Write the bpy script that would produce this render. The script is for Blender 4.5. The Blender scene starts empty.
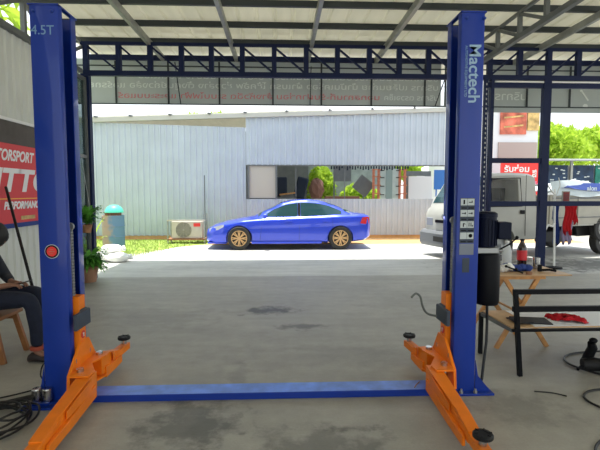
import bpy, bmesh, math, random
from mathutils import Vector, Matrix, Euler
random.seed(7)
sc = bpy.context.scene
COL = sc.collection
PI = math.pi
R = math.radians

# ------------------------------------------------------------ materials
def nodes_of(name):
    m = bpy.data.materials.new(name); m.use_nodes = True
    nt = m.node_tree
    return m, nt, nt.nodes['Principled BSDF']

def mat(name, col, rough=.5, metal=0., spec=.5, noise=0., nscale=6., bump=0., bscale=40., coat=0., alpha=1., trans=0., emit=None, estr=0.):
    m, nt, b = nodes_of(name)
    b.inputs['Base Color'].default_value = (*col, 1)
    b.inputs['Roughness'].default_value = rough
    b.inputs['Metallic'].default_value = metal
    b.inputs['Specular IOR Level'].default_value = spec
    b.inputs['Coat Weight'].default_value = coat
    b.inputs['Coat Roughness'].default_value = .05
    b.inputs['Alpha'].default_value = alpha
    b.inputs['Transmission Weight'].default_value = trans
    if emit:
        b.inputs['Emission Color'].default_value = (*emit, 1); b.inputs['Emission Strength'].default_value = estr
    tc = nt.nodes.new('ShaderNodeTexCoord')
    if noise:
        n = nt.nodes.new('ShaderNodeTexNoise'); n.inputs['Scale'].default_value = nscale; n.inputs['Detail'].default_value = 6
        nt.links.new(tc.outputs['Object'], n.inputs['Vector'])
        r = nt.nodes.new('ShaderNodeMapRange'); r.inputs[1].default_value = .3; r.inputs[2].default_value = .7
        r.inputs[3].default_value = 1 - noise; r.inputs[4].default_value = 1 + noise
        nt.links.new(n.outputs['Fac'], r.inputs[0])
        mx = nt.nodes.new('ShaderNodeVectorMath'); mx.operation = 'SCALE'
        mx.inputs[0].default_value = col
        nt.links.new(r.outputs[0], mx.inputs['Scale']); nt.links.new(mx.outputs[0], b.inputs['Base Color'])
    if bump:
        n2 = nt.nodes.new('ShaderNodeTexNoise'); n2.inputs['Scale'].default_value = bscale; n2.inputs['Detail'].default_value = 4
        nt.links.new(tc.outputs['Object'], n2.inputs['Vector'])
        bp = nt.nodes.new('ShaderNodeBump'); bp.inputs['Strength'].default_value = bump; bp.inputs['Distance'].default_value = .01
        nt.links.new(n2.outputs['Fac'], bp.inputs['Height']); nt.links.new(bp.outputs[0], b.inputs['Normal'])
    return m

M = {}
M['blue'] = mat('blue_paint', (.004, .032, .28), .40, 0, .25, .05, 3, 0, 40, .35)
M['blue_d'] = mat('blue_panel', (.008, .04, .28), .4)
M['beamtop'] = mat('scuffed_blue', (.10, .22, .72), .42, 0, .6, .25, 9)
M['orange'] = mat('orange_paint', (.84, .20, .008), .42, 0, .25, .08, 8)
M['black'] = mat('black_rubber', (.008, .008, .009), .55, 0, .3, .1, 30)
M['blackm'] = mat('black_steel', (.0035, .004, .006), .5, 0, .15)
M['motor'] = mat('motor_navy', (.004, .007, .022), .5, 0, .15)
M['chrome'] = mat('bright_steel', (.55, .55, .55), .25, 1, .5, .2, 40)
M['zinc'] = mat('zinc_grey', (.35, .36, .36), .45, .6)
M['guard'] = mat('guard_rubber', (.035, .05, .075), .6)
M['navy'] = mat('navy_steel', (.006, .013, .055), .5, 0, .2, .08, 5)
M['purlin'] = mat('dark_purlin', (.022, .03, .034), .5)
M['galv'] = mat('galvanised_steel', (.30, .31, .29), .45, .35, .5, .12, 8)
M['trussg'] = mat('grey_truss_paint', (.11, .12, .12), .5, 0, .5, .1, 8)
M['white'] = mat('white_enamel', (.75, .75, .73), .4)
M['label'] = mat('label_grey', (.5, .55, .55), .5)
M['decal'] = mat('pale_blue_vinyl', (.30, .45, .60), .5)
M['decal2'] = mat('dim_blue_vinyl', (.16, .30, .48), .5)
M['red'] = mat('red_vinyl', (.62, .03, .03), .5)
M['wood'] = mat('light_wood', (.55, .27, .09), .5, 0, .4, .2, 14)
M['woodtop'] = mat('table_top_wood', (.52, .33, .17), .4, 0, .5, .12, 10)
M['chairwood'] = mat('stained_chair_wood', (.30, .12, .035), .45, 0, .5, .2, 12)
M['skin'] = mat('skin', (.26, .125, .075), .5)
M['hair'] = mat('black_hair', (.012, .011, .010), .6)
M['trouser'] = mat('navy_cotton', (.014, .018, .035), .8, 0, .3, .2, 20, .3, 60)
M['shirt'] = mat('dark_shirt', (.02, .022, .03), .85)
M['shoe'] = mat('dark_shoe', (.03, .02, .02), .6)
M['strap'] = mat('red_brown_strap', (.35, .06, .03), .6)
M['carblue'] = mat('metallic_blue_paint', (.012, .05, .62), .28, .25, .6, 0, 5, 0, 1, 1.0)
M['tire'] = mat('tyre_rubber', (.022, .022, .022), .75)
M['bronze'] = mat('bronze_alloy', (.60, .38, .18), .35, .25)
M['brz_d'] = mat('dark_hub', (.03, .022, .016), .6)
M['glass'] = mat('tinted_car_glass', (.012, .05, .06), .08, 0, .5)
M['lamp'] = mat('headlamp_lens', (.35, .37, .42), .15, 0, .5)
M['redlamp'] = mat('red_lamp_lens', (.6, .02, .03), .2)
M['truckw'] = mat('truck_cream_white', (.44, .44, .40), .35, 0, .5, .04, 4)
M['bedc'] = mat('bed_beige', (.42, .40, .34), .5, 0, .3, .08, 4)
M['truckg'] = mat('grey_bumper_plastic', (.16, .17, .18), .55)
M['under'] = mat('dark_chassis', (.02, .02, .02), .7)
M['ac'] = mat('condenser_cream', (.56, .50, .43), .5, 0, .5, .06, 8)
M['acd'] = mat('fan_grille_dark', (.16, .15, .13), .6)
M['rust'] = mat('rusty_brown', (.30, .15, .08), .8, 0, .3, .35, 12)
M['drumb'] = mat('worn_blue_drum', (.10, .19, .34), .6, 0, .4, .35, 6)
M['mint'] = mat('mint_plastic', (.10, .62, .45), .45)
M['bag'] = mat('white_sack', (.8, .8, .77), .8, 0, .3, .08, 8, .6, 12)
M['leaf'] = mat('leaf_green', (.10, .32, .04), .5, 0, .4, .4, 8)
M['leafy'] = mat('sunny_leaf', (.30, .42, .04), .5, 0, .4, .3, 4)
M['grass'] = mat('grass_blade', (.40, .50, .14), .6, 0, .3, .35, 5)
M['bark'] = mat('bark', (.10, .07, .05), .9)
M['pot'] = mat('clay_pot', (.32, .17, .10), .8)
M['beige'] = mat('beige_board', (.50, .46, .39), .7)
M['greyb'] = mat('grey_board', (.16, .17, .17), .7, 0, .3, .1, 5)
M['darkcloth'] = mat('dark_cloth', (.02, .03, .05), .9)
M['brown'] = mat('brown_fabric', (.22, .11, .08), .8)
M['ored'] = mat('faded_orange_paint', (.55, .20, .12), .7, 0, .3, .2, 10)
M['pale'] = mat('pale_green_sheet', (.52, .60, .56), .6, 0, .4, .1, 5)
M['bluesign'] = mat('blue_sign', (.03, .16, .5), .5)
M['concw'] = mat('white_render', (.72, .74, .76), .8)
M['poster_o'] = mat('faded_poster_red', (.60, .16, .10), .6, 0, .3, .5, 3)
M['poster_y'] = mat('faded_poster_tan', (.55, .38, .15), .6, 0, .3, .5, 5)
M['shutter'] = mat('brown_grey_shutter', (.42, .34, .31), .6)
M['signred'] = mat('bright_red_sign', (.80, .035, .03), .5)
M['yellow'] = mat('yellow_letter', (.85, .45, .03), .5)
M['pink'] = mat('pink_letter', (.75, .25, .45), .5)
M['paper'] = mat('white_paper', (.72, .74, .78), .6)
M['mag'] = mat('dark_magazine', (.014, .017, .02), .5, 0, .2, .6, 30)
M['redcloth'] = mat('red_cloth', (.50, .012, .02), .85, 0, .3, .15, 20)
M['bluecloth'] = mat('blue_cloth', (.015, .04, .20), .85)
M['mauve'] = mat('mauve_cloth', (.30, .25, .38), .85)
M['cola'] = mat('dark_cola', (.02, .006, .004), .08, 0, .7)
M['colalabel'] = mat('red_bottle_label', (.55, .01, .02), .35)
M['cap'] = mat('red_cap', (.45, .02, .02), .4)
M['pet'] = mat('clear_plastic', (.85, .9, .92), .05, 0, .5, 0, 5, 0, 1, 0, .45, 0)
M['phone'] = mat('phone_black', (.01, .01, .012), .15)
M['cable'] = mat('black_cable', (.008, .008, .008), .5)
M['hose'] = mat('grey_hose', (.12, .13, .12), .5)
M['flaggreen'] = mat('green_panel', (.02, .18, .14), .6, 0, .3, .4, 3)
M['flagdark'] = mat('dark_blue_panel', (.02, .04, .08), .6, 0, .3, .5, 3)
M['flagyel'] = mat('ochre_panel', (.35, .26, .06), .6, 0, .3, .4, 3)
M['flagmar'] = mat('maroon_panel', (.22, .04, .04), .6, 0, .3, .4, 3)
M['tarp'] = mat('white_tarp', (.62, .70, .74), .6, 0, .3, .08, 3)
M['navyp'] = mat('navy_print', (.02, .05, .25), .6)
M['dirt'] = mat('orange_dirt', (.60, .36, .16), .95, 0, .2, .15, 4, .5, 15)

def corr_mat(name, col, rough=.45, dirt=.06, seam=0.):
    m = mat(name, col, rough, 0, .5, dirt, 1.3)
    return m
M['wallfar'] = corr_mat('white_ribbed_sheet', (.47, .52, .58), .42, .07)
M['wallleft'] = corr_mat('pale_grey_sheet', (.58, .60, .56), .5, .08)
M['fascia'] = mat('cream_fascia', (.50, .49, .44), .5)
def translucent_mat(name, c1, c2, tcol, fac, scale=.9, rough=.7, stretch=(1, 1, 1)):
    m, nt, b = nodes_of(name); b.inputs['Roughness'].default_value = rough; b.inputs['Specular IOR Level'].default_value = .3
    t = nt.nodes.new('ShaderNodeBsdfTranslucent'); t.inputs['Color'].default_value = (*tcol, 1)
    mx = nt.nodes.new('ShaderNodeMixShader'); mx.inputs[0].default_value = fac
    tc = nt.nodes.new('ShaderNodeTexCoord'); mp = nt.nodes.new('ShaderNodeMapping'); mp.inputs['Scale'].default_value = stretch
    n = nt.nodes.new('ShaderNodeTexNoise'); n.inputs['Scale'].default_value = scale; n.inputs['Detail'].default_value = 5
    r = nt.nodes.new('ShaderNodeValToRGB'); r.color_ramp.elements[0].position = .3; r.color_ramp.elements[1].position = .7
    r.color_ramp.elements[0].color = (*c1, 1); r.color_ramp.elements[1].color = (*c2, 1)
    nt.links.new(tc.outputs['Object'], mp.inputs[0]); nt.links.new(mp.outputs[0], n.inputs['Vector']); nt.links.new(n.outputs['Fac'], r.inputs[0])
    nt.links.new(r.outputs[0], b.inputs['Base Color'])
    nt.links.new(b.outputs[0], mx.inputs[1]); nt.links.new(t.outputs[0], mx.inputs[2])
    nt.links.new(mx.outputs[0], nt.nodes['Material Output'].inputs[0])
    return m
M['roofin'] = translucent_mat('cream_roof_sheet', (.60, .60, .54), (.76, .75, .68), (.92, .89, .76), .24, 1.6, .6, (3, .5, 1))
M['leafy'] = translucent_mat('sunny_leaf', (.22, .36, .03), (.42, .55, .06), (.55, .75, .08), .45, 3)
M['meshdark'] = mat('dark_mesh_sheet', (.10, .09, .085), .8, 0, .2, .15, 6)

M['banner'] = translucent_mat('translucent_grey_banner', (.44, .48, .47), (.56, .59, .57), (.6, .63, .61), .45, .9)
M['bt_w'] = mat('banner_white_print', (.80, .84, .80), .7)
M['bt_r'] = mat('banner_red_print', (.70, .24, .25), .7)
M['bt_w2'] = mat('poster_white_print', (.75, .75, .75), .5)

def window_glass():
    m, nt, b = nodes_of('smoky_glass')
    b.inputs['Base Color'].default_value = (.02, .03, .035, 1); b.inputs['Roughness'].default_value = .05
    t = nt.nodes.new('ShaderNodeBsdfTransparent'); t.inputs['Color'].default_value = (.6, .68, .68, 1)
    mx = nt.nodes.new('ShaderNodeMixShader'); mx.inputs[0].default_value = .55
    nt.links.new(b.outputs[0], mx.inputs[1]); nt.links.new(t.outputs[0], mx.inputs[2])
    nt.links.new(mx.outputs[0], nt.nodes['Material Output'].inputs[0])
    return m
M['smoky'] = window_glass()

def concrete(name, base, stains_shade=(), var=.12, rough=.6, crack=True):
    m, nt, b = nodes_of(name); L = nt.links
    geo = nt.nodes.new('ShaderNodeNewGeometry')
    def noise(s, d=8, r=.6):
        n = nt.nodes.new('ShaderNodeTexNoise'); n.inputs['Scale'].default_value = s; n.inputs['Detail'].default_value = d; n.inputs['Roughness'].default_value = r
        L.new(geo.outputs['Position'], n.inputs['Vector']); return n
    def mr(src, a, bb, c, d):
        r = nt.nodes.new('ShaderNodeMapRange'); r.inputs[1].default_value = a; r.inputs[2].default_value = bb; r.inputs[3].default_value = c; r.inputs[4].default_value = d
        L.new(src, r.inputs[0]); return r.outputs[0]
    def math_(op, a, bb):
        n = nt.nodes.new('ShaderNodeMath'); n.operation = op
        for i, x in enumerate((a, bb)):
            if isinstance(x, (int, float)): n.inputs[i].default_value = x
            else: L.new(x, n.inputs[i])
        return n.outputs[0]
    f = mr(noise(.9).outputs['Fac'], .3, .7, 1 - var, 1 + var)
    f2 = mr(noise(7).outputs['Fac'], .3, .7, 1 - var * .6, 1 + var * .6)
    f3 = mr(noise(60, 4).outputs['Fac'], .3, .7, .95, 1.05)
    # stretched trowel marks
    mp = nt.nodes.new('ShaderNodeMapping'); mp.inputs['Scale'].default_value = (.6, 3.2, 1); mp.inputs['Rotation'].default_value = (0, 0, .25)
    L.new(geo.outputs['Position'], mp.inputs['Vector'])
    nn = nt.nodes.new('ShaderNodeTexNoise'); nn.inputs['Scale'].default_value = 1.6; nn.inputs['Detail'].default_value = 7; L.new(mp.outputs[0], nn.inputs['Vector'])
    f4 = mr(nn.outputs['Fac'], .35, .65, .93, 1.07)
    v = math_('MULTIPLY', math_('MULTIPLY', f, f2), math_('MULTIPLY', f3, f4))
    sn = noise(5.0, 8, .65)
    for (x, y, rx, ry, amt) in stains_shade:
        mp = nt.nodes.new('ShaderNodeMapping'); mp.vector_type = 'TEXTURE'
        mp.inputs['Location'].default_value = (x, y, 0); mp.inputs['Scale'].default_value = (rx, ry, 1)
        L.new(geo.outputs['Position'], mp.inputs['Vector'])
        ln = nt.nodes.new('ShaderNodeVectorMath'); ln.operation = 'LENGTH'; L.new(mp.outputs[0], ln.inputs[0])
        e = math_('ADD', ln.outputs['Value'], mr(sn.outputs['Fac'], .3, .7, -.75, .75))
        v = math_('MULTIPLY', v, mr(e, .45, 1.15, 1 - amt, 1))
    c = nt.nodes.new('ShaderNodeVectorMath'); c.operation = 'SCALE'; c.inputs[0].default_value = base
    L.new(v, c.inputs['Scale']); L.new(c.outputs[0], b.inputs['Base Color'])
    b.inputs['Roughness'].default_value = rough; b.inputs['Specular IOR Level'].default_value = .4
    bp = nt.nodes.new('ShaderNodeBump'); bp.inputs['Strength'].default_value = .25; bp.inputs['Distance'].default_value = .004
    L.new(noise(35, 6).outputs['Fac'], bp.inputs['Height']); L.new(bp.outputs[0], b.inputs['Normal'])
    return m

# ------------------------------------------------------------ mesh builder
def world_of(o):
    m = Matrix.Identity(4)
    while o is not None:
        m = o.matrix_basis @ m; o = o.parent
    return m

def tag(o, label=None, cat=None, group=None, kind=None):
    if label: o['label'] = label
    if cat: o['category'] = cat
    if group: o['group'] = group
    if kind: o['kind'] = kind
    return o

def thing(name, label, cat, loc=(0, 0, 0), rz=0, group=None):
    o = bpy.data.objects.new(name, None); COL.objects.link(o)
    o.location = loc; o.rotation_euler = (0, 0, rz); o.empty_display_size = .1
    return tag(o, label, cat, group)

class MB:
    def __init__(s): s.bm = bmesh.new(); s.mi = 0; s.mats = []
    def use(s, m):
        if m not in s.mats: s.mats.append(m)
        s.mi = s.mats.index(m); return s
    def face(s, vs):
        try: f = s.bm.faces.new(vs); f.material_index = s.mi; return f
        except ValueError: return None
    def grid(s, rows, closed_u=False, closed_v=False, caps=False):
        vv = [[s.bm.verts.new(p) for p in r] for r in rows]
        n, k = len(vv), len(vv[0])
        for i in range(n if closed_v else n - 1):
            for j in range(k if closed_u else k - 1):
                a, b = vv[i], vv[(i + 1) % n]
                s.face([a[j], a[(j + 1) % k], b[(j + 1) % k], b[j]])
        if caps: s.face(vv[0][::-1]); s.face(vv[-1])
        return vv
    def box(s, c, d, rot=(0, 0, 0)):
        m = Matrix.Translation(c) @ Euler(rot).to_matrix().to_4x4()
        x, y, z = d[0] / 2, d[1] / 2, d[2] / 2
        P = [m @ Vector(p) for p in ((-x, -y, -z), (x, -y, -z), (x, y, -z), (-x, y, -z), (-x, -y, z), (x, -y, z), (x, y, z), (-x, y, z))]
        v = [s.bm.verts.new(p) for p in P]
        for f in ((0, 3, 2, 1), (4, 5, 6, 7), (0, 1, 5, 4), (1, 2, 6, 5), (2, 3, 7, 6), (3, 0, 4, 7)): s.face([v[i] for i in f])
        return s
    def bx(s, x0, x1, y0, y1, z0, z1): return s.box(((x0 + x1) / 2, (y0 + y1) / 2, (z0 + z1) / 2), (x1 - x0, y1 - y0, z1 - z0))
    def bar(s, p, q, w, h, up=(0, 0, 1)):
        p, q = Vector(p), Vector(q); d = (q - p); L = d.length; d.normalize()
        u = Vector(up)
        if abs(d.dot(u)) > .98: u = Vector((0, 1, 0))
        r = d.cross(u).normalized(); u = r.cross(d)
        rows = []
        for t in (p, q):
            rows.append([t + r * (a * w / 2) + u * (b * h / 2) for a, b in ((-1, -1), (1, -1), (1, 1), (-1, 1))])
        s.grid(rows, closed_u=True, caps=True); return s
    def tube(s, pts, r, seg=8, caps=True):
        pts = [Vector(p) for p in pts]; rows = []
        n = len(pts); rr = r if isinstance(r, (list, tuple)) else [r] * n
        ref = None
        for i, p in enumerate(pts):
            d = (pts[min(i + 1, n - 1)] - pts[max(i - 1, 0)]).normalized()
            if ref is None:
                ref = Vector((0, 0, 1)) if abs(d.z) < .9 else Vector((1, 0, 0))
            a = (ref - d * ref.dot(d)).normalized(); ref = a; b = d.cross(a)
            rows.append([p + (a * math.cos(2 * PI * k / seg) + b * math.sin(2 * PI * k / seg)) * rr[i] for k in range(seg)])
        s.grid(rows, closed_u=True, caps=caps); return s
    def cyl(s, p, q, r, r2=None, seg=20): return s.tube([p, q], [r, r if r2 is None else r2], seg)
    def lathe(s, prof, c=(0, 0, 0), seg=24, axis='z', caps=True):
        c = Vector(c)
        rows = []
        for (r, h) in prof:
            row = []
            for k in range(seg):
                a = 2 * PI * k / seg; x, y = r * math.cos(a), r * math.sin(a)
                v = {'z': (x, y, h), 'y': (x, h, y), 'x': (h, x, y)}[axis]
                row.append(c + Vector(v))
            rows.append(row)
        s.grid(rows, closed_u=True, caps=caps); return s
    def prism(s, poly, axis, a, b):
        def P(u, v, t): return {'x': (t, u, v), 'y': (u, t, v), 'z': (u, v, t)}[axis]
        s.grid([[P(u, v, a) for u, v in poly], [P(u, v, b) for u, v in poly]], closed_u=True, caps=True); return s
    def quad(s, a, b, c, d):
        s.face([s.bm.verts.new(p) for p in (a, b, c, d)]); return s
    def ball(s, c, r, seg=12, rings=8, jit=0):
        c = Vector(c); rx, ry, rz = r if isinstance(r, (tuple, list)) else (r, r, r)
        rows = []
        for i in range(rings + 1):
            t = PI * i / rings; q = max(math.sin(t), .02)
            rows.append([c + Vector((rx * q * math.cos(2 * PI * k / seg), ry * q * math.sin(2 * PI * k / seg), rz * math.cos(t))) * (1 if not jit else 1) * 1.0 + Vector((random.uniform(-jit, jit), random.uniform(-jit, jit), random.uniform(-jit, jit))) for k in range(seg)])
        s.grid(rows, closed_u=True, caps=True); return s
    def leaves(s, c, rad, n, size, flat=.6):
        c = Vector(c)
        for _ in range(n):
            d = Vector((random.gauss(0, 1), random.gauss(0, 1), random.gauss(0, 1))).normalized() * (random.random() ** .4)
            p = c + Vector((d.x * rad[0], d.y * rad[1], d.z * rad[2]))
            e = Euler((random.uniform(0, 6.28), random.uniform(0, 6.28), random.uniform(0, 6.28))).to_matrix()
            l = size * random.uniform(.6, 1.3)
            s.quad(*[p + e @ Vector(q) for q in ((-l, 0, 0), (0, -l * .45, 0), (l, 0, l * .2), (0, l * .45, 0))])
        return s
    def build(s, name, m=None, parent=None, smooth=False, bevel=0, seg=2, label=None, recenter=True, autos=None):
        if m is not None and not s.mats: s.mats = [m]
        bmesh.ops.recalc_face_normals(s.bm, faces=s.bm.faces[:])
        me = bpy.data.meshes.new(name); s.bm.to_mesh(me); s.bm.free()
        for q in s.mats: me.materials.append(q)
        o = bpy.data.objects.new(name, me); COL.objects.link(o)
        if smooth:
            for p in me.polygons: p.use_smooth = True
            if autos is not False:
                me.set_sharp_from_angle(angle=R(autos or 40))
        if parent is not None:
            o.parent = parent; me.transform(world_of(parent).inverted())
        elif recenter:
            xs = [v.co for v in me.vertices]
            c = Vector(((min(v.x for v in xs) + max(v.x for v in xs)) / 2, (min(v.y for v in xs) + max(v.y for v in xs)) / 2, min(v.z for v in xs)))
            me.transform(Matrix.Translation(-c)); o.location = c
        if bevel:
            b = o.modifiers.new('bevel', 'BEVEL'); b.width = bevel; b.segments = seg; b.limit_method = 'ANGLE'; b.angle_limit = R(40)
        if label: o['label'] = label
        return o

def struct(name, mb, m, parent=None, **k):
    o = mb.build(name, m, parent, recenter=False, **k)
    if parent is None: o['kind'] = 'structure'
    return o

def copy_tree(o, parent=None):
    c = o.copy(); COL.objects.link(c); c.parent = parent
    for ch in [x for x in bpy.data.objects if x.parent == o]: copy_tree(ch, c)
    return c

def text(name, body, size, m, parent, org, xd, yd, weight=0., ext=.001, sx=1., align='LEFT', shear=0.):
    cu = bpy.data.curves.new(name, 'FONT'); cu.body = body; cu.size = size; cu.extrude = ext; cu.offset = weight
    cu.align_x = align; cu.shear = shear
    t = bpy.data.objects.new(name, cu); COL.objects.link(t)
    dg = bpy.context.evaluated_depsgraph_get()
    me = bpy.data.meshes.new_from_object(t.evaluated_get(dg))
    bpy.data.objects.remove(t); bpy.data.curves.remove(cu)
    xd, yd = Vector(xd).normalized(), Vector(yd).normalized(); zd = xd.cross(yd)
    mm = Matrix(((xd.x * sx, yd.x, zd.x, org[0]), (xd.y * sx, yd.y, zd.y, org[1]), (xd.z * sx, yd.z, zd.z, org[2]), (0, 0, 0, 1)))
    me.transform(mm)
    if parent is not None: me.transform(world_of(parent).inverted())
    me.materials.clear(); me.materials.append(m); me.name = name
    o = bpy.data.objects.new(name, me); COL.objects.link(o); o.parent = parent
    return o

def corrugated(mb, a, b, z0f, z1f, n, pitch=.2, depth=.03, rib=.05):
    """vertical-ribbed sheet from point a to b (xy); z0f/z1f give bottom/top at distance t"""
    a, b = Vector((*a, 0)), Vector((*b, 0)); d = b - a; L = d.length; d.normalize(); nrm = Vector((*n, 0)).normalized()
    k = int(L / pitch); rows = [[], []]
    pr_ = []
    for i in range(k + 1):
        t = i * pitch
        for dt, h in ((0, 0), (pitch - rib * 1.6, 0), (pitch - rib * 1.2, 1), (pitch - rib * .4, 1)):
            if t + dt <= L: pr_.append((t + dt, h))
    pr_.append((L, 0))
    for t, h in pr_:
        p = a + d * t + nrm * (h * depth)
        rows[0].append(p + Vector((0, 0, z0f(t)))); rows[1].append(p + Vector((0, 0, z1f(t))))
    mb.grid(rows); return mb

# ------------------------------------------------------------ camera
H = 1.56
cam = bpy.data.cameras.new('camera'); co = bpy.data.objects.new('camera', cam); COL.objects.link(co)
cam.sensor_width = 36; cam.lens = 27; cam.clip_start = .05; cam.clip_end = 300
co.location = (0, 0, H); co.rotation_euler = (R(90) - math.atan(33 / 450), 0, -R(2.5))
sc.camera = co

# ------------------------------------------------------------ world + sun
w = bpy.data.worlds.new('sky'); sc.world = w; w.use_nodes = True
nt = w.node_tree; bg = nt.nodes['Background']
tc = nt.nodes.new('ShaderNodeTexCoord'); sep = nt.nodes.new('ShaderNodeSeparateXYZ')
nt.links.new(tc.outputs['Generated'], sep.inputs[0])
rp = nt.nodes.new('ShaderNodeValToRGB'); e = rp.color_ramp.elements
e[0].position = 0; e[0].color = (.90, .97, 1, 1); e[1].position = .6; e[1].color = (.62, .80, 1, 1)
nt.links.new(sep.outputs['Z'], rp.inputs[0])
nz = nt.nodes.new('ShaderNodeTexNoise'); nz.inputs['Scale'].default_value = 2.5; nz.inputs['Detail'].default_value = 6
mp = nt.nodes.new('ShaderNodeMapping'); mp.inputs['Scale'].default_value = (1, 1, 3.5)
nt.links.new(tc.outputs['Generated'], mp.inputs[0]); nt.links.new(mp.outputs[0], nz.inputs['Vector'])
cr = nt.nodes.new('ShaderNodeMapRange'); cr.inputs[1].default_value = .42; cr.inputs[2].default_value = .62
nt.links.new(nz.outputs['Fac'], cr.inputs[0])
mx = nt.nodes.new('ShaderNodeMixRGB'); mx.inputs[2].default_value = (.98, 1, 1, 1)
nt.links.new(cr.outputs[0], mx.inputs[0]); nt.links.new(rp.outputs[0], mx.inputs[1])
nt.links.new(mx.outputs[0], bg.inputs[0]); bg.inputs[1].default_value = 1.0
sun = bpy.data.lights.new('sun', 'SUN'); sun.energy = 4.6; sun.angle = R(1.2); sun.color = (1, .965, .90)
so = bpy.data.objects.new('sun', sun); COL.objects.link(so)
so.rotation_euler = (R(-4), R(-3), 0); so.location = (0, 5, 20)
sc.view_settings.view_transform = 'Standard'; sc.view_settings.look = 'None'
sc.view_settings.exposure = .85; sc.view_settings.gamma = 1
sc.cycles.max_bounces = 10; sc.cycles.diffuse_bounces = 6; sc.cycles.transparent_max_bounces = 12
sc.cycles.use_denoising = True; sc.cycles.sample_clamp_indirect = 6

# ------------------------------------------------------------ ground
stains_shade = [(-.15, 5.85, .34, .20, .75), (.22, 5.12, .26, .12, .55), (-.62, 2.95, .34, .36, .5), (.22, 2.62, .46, .24, .42), (-1.4, 3.0, .2, .3, .0),
          (.48, 2.85, .14, .05, .5), (1.75, 3.1, .35, .25, .25), (-.35, 3.75, .10, .3, .2), (-1.5, 5.6, .8, .5, .14), (1.9, 6.2, .9, .4, .12), (.2, 4.2, 1.2, .35, .12), (-.5, 2.9, .12, .2, .2)]  # shop floor: only stains in this list
fm = concrete('worn_concrete', (.325, .308, .268), stains_shade, .13, .5)
fo = concrete('apron_concrete', (.50, .49, .46), [(-1.5, 9.3, 1.2, .3, .12), (7.3, 9.3, 3.0, .95, .68)], .08, .65)  # last patch paints shade around the truck, plus oily concrete, into the colour
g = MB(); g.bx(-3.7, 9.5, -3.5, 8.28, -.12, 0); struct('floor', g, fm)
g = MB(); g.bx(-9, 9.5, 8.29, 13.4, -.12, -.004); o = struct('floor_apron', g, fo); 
g = MB(); g.bx(-60, 70, 13.4, 110, -.16, -.03)
g.bx(-60, -3.7, -40, 8.28, -.16, -.03); g.bx(9.5, 70, -40, 13.4, -.16, -.03); g.bx(-60, -9, 8.28, 13.4, -.16, -.03); g.bx(-3.7, 9.5, -40, -3.5, -.16, -.03)
struct('floor_yard', g, mat('bleached_ground', (.42, .40, .35), .9, 0, .2, .12, .7))

# ------------------------------------------------------------ roof
g = MB(); rows = [[], []]
x = -3.75
while x < 9.3:
    for dx, h in ((0, 0), (.22, 0), (.235, .025), (.27, .025)):
        for k, y in enumerate((-3.5, 10.62)): rows[k].append(Vector((x + dx, y, 4.30 + h)))
    x += .285
g.grid(rows); g.grid([[p + Vector((0, 0, .04)) for p in r] for r in rows])
struct('ceiling', g, M['roofin'])

ordn = ['nearest', 'second nearest', 'third from the camera', 'fourth from the camera', 'farthest']
for i, y in enumerate((5.84, 6.69, 7.53, 8.38)):
    g = MB(); g.bx(-3.72, 9.2, y - .028, y + .028, 4.215, 4.30)
    if i == 0: continue
    o = g.build('purlin', M['purlin'])
    tag(o, ['', 'dark steel purlin under the roof sheets, nearest to the camera in view', 'dark steel purlin under the roof, second nearest in view', 'dark steel purlin just behind the blue girder top', 'dark steel purlin above the open canopy, near the banner'][i], 'roof beam', 'dark purlins under the roof')
names = ['left', 'second from the left', 'third from the left', 'fourth from the left', 'above the grey lattice truss on the right']
for i, xx in enumerate((-2.27, -.85, .56, 1.9, 4.7)):
    g = MB(); g.bx(xx - .03, xx + .03, -3.0, 9.05, 4.10, 4.205)
    tag(g.build('rafter', M['galv']), 'pale galvanised rafter running away under the roof, ' + (names[i] if i else 'leftmost'), 'roof beam', 'galvanised rafters')

def truss(name, label, p, q, zb, zt, posts, ch, web, m, flip=False, dg=.38):
    """lattice girder between xy points p,q; posts = fractions in metres"""
    t = thing(name, label, 'roof truss', (*p, zb))
    p, q = Vector((*p, 0)), Vector((*q, 0)); d = (q - p).normalized()
    def at(s, z): v = p + d * s; return (v.x, v.y, z)
    L = (q - p).length
    MB().bar(at(0, zb), at(L, zb), ch, ch).build('bottom_chord', m, t)
    MB().bar(at(0, zt), at(L, zt), ch * .6, ch * .6).build('top_chord', m, t)
    for s in posts: MB().bar(at(s, zb + ch * .4), at(s, zt - ch * .35), web, web).build('upright', m, t)
    for i in range(len(posts) - 1):
        a, b = posts[i], posts[i + 1]
        f = flip(i) if callable(flip) else flip
        z0, z1 = zb + ch * .3, zt - ch * .3
        if f: z0, z1 = z1, z0
        MB().bar(at(a, z1), at(b, z0), web * dg, web * dg).build('diagonal', m, t)
    return t
xs = [-3.36, -2.8, -2.26, -1.72, -1.2, -.66, -.1, .465, 1.02, 1.59, 2.13, 2.66, 3.2, 3.78, 4.33, 4.87, 5.42, 5.95, 6.5, 7.05, 7.6]
truss('roof_truss', 'dark blue lattice girder spanning the whole front opening', (-3.45, 8.15), (9.0, 8.15), 3.62, 4.13, [v + 3.45 for v in xs], .085, .085, M['navy'], lambda i: i >= 12)
truss('roof_truss', 'grey lattice truss running back above the right lift column', (3.46, -1.5), (3.46, 8.05), 3.79, 4.14, [.12 + .66 * i for i in range(15)], .07, .055, M['trussg'], True, .8)
truss('roof_truss', 'grey lattice truss on top of the left metal wall', (-3.42, -1.5), (-3.42, 8.05), 3.63, 4.14, [.25 + .95 * i for i in range(11)], .075, .06, M['trussg'], lambda i: i % 2, .8)

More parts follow.
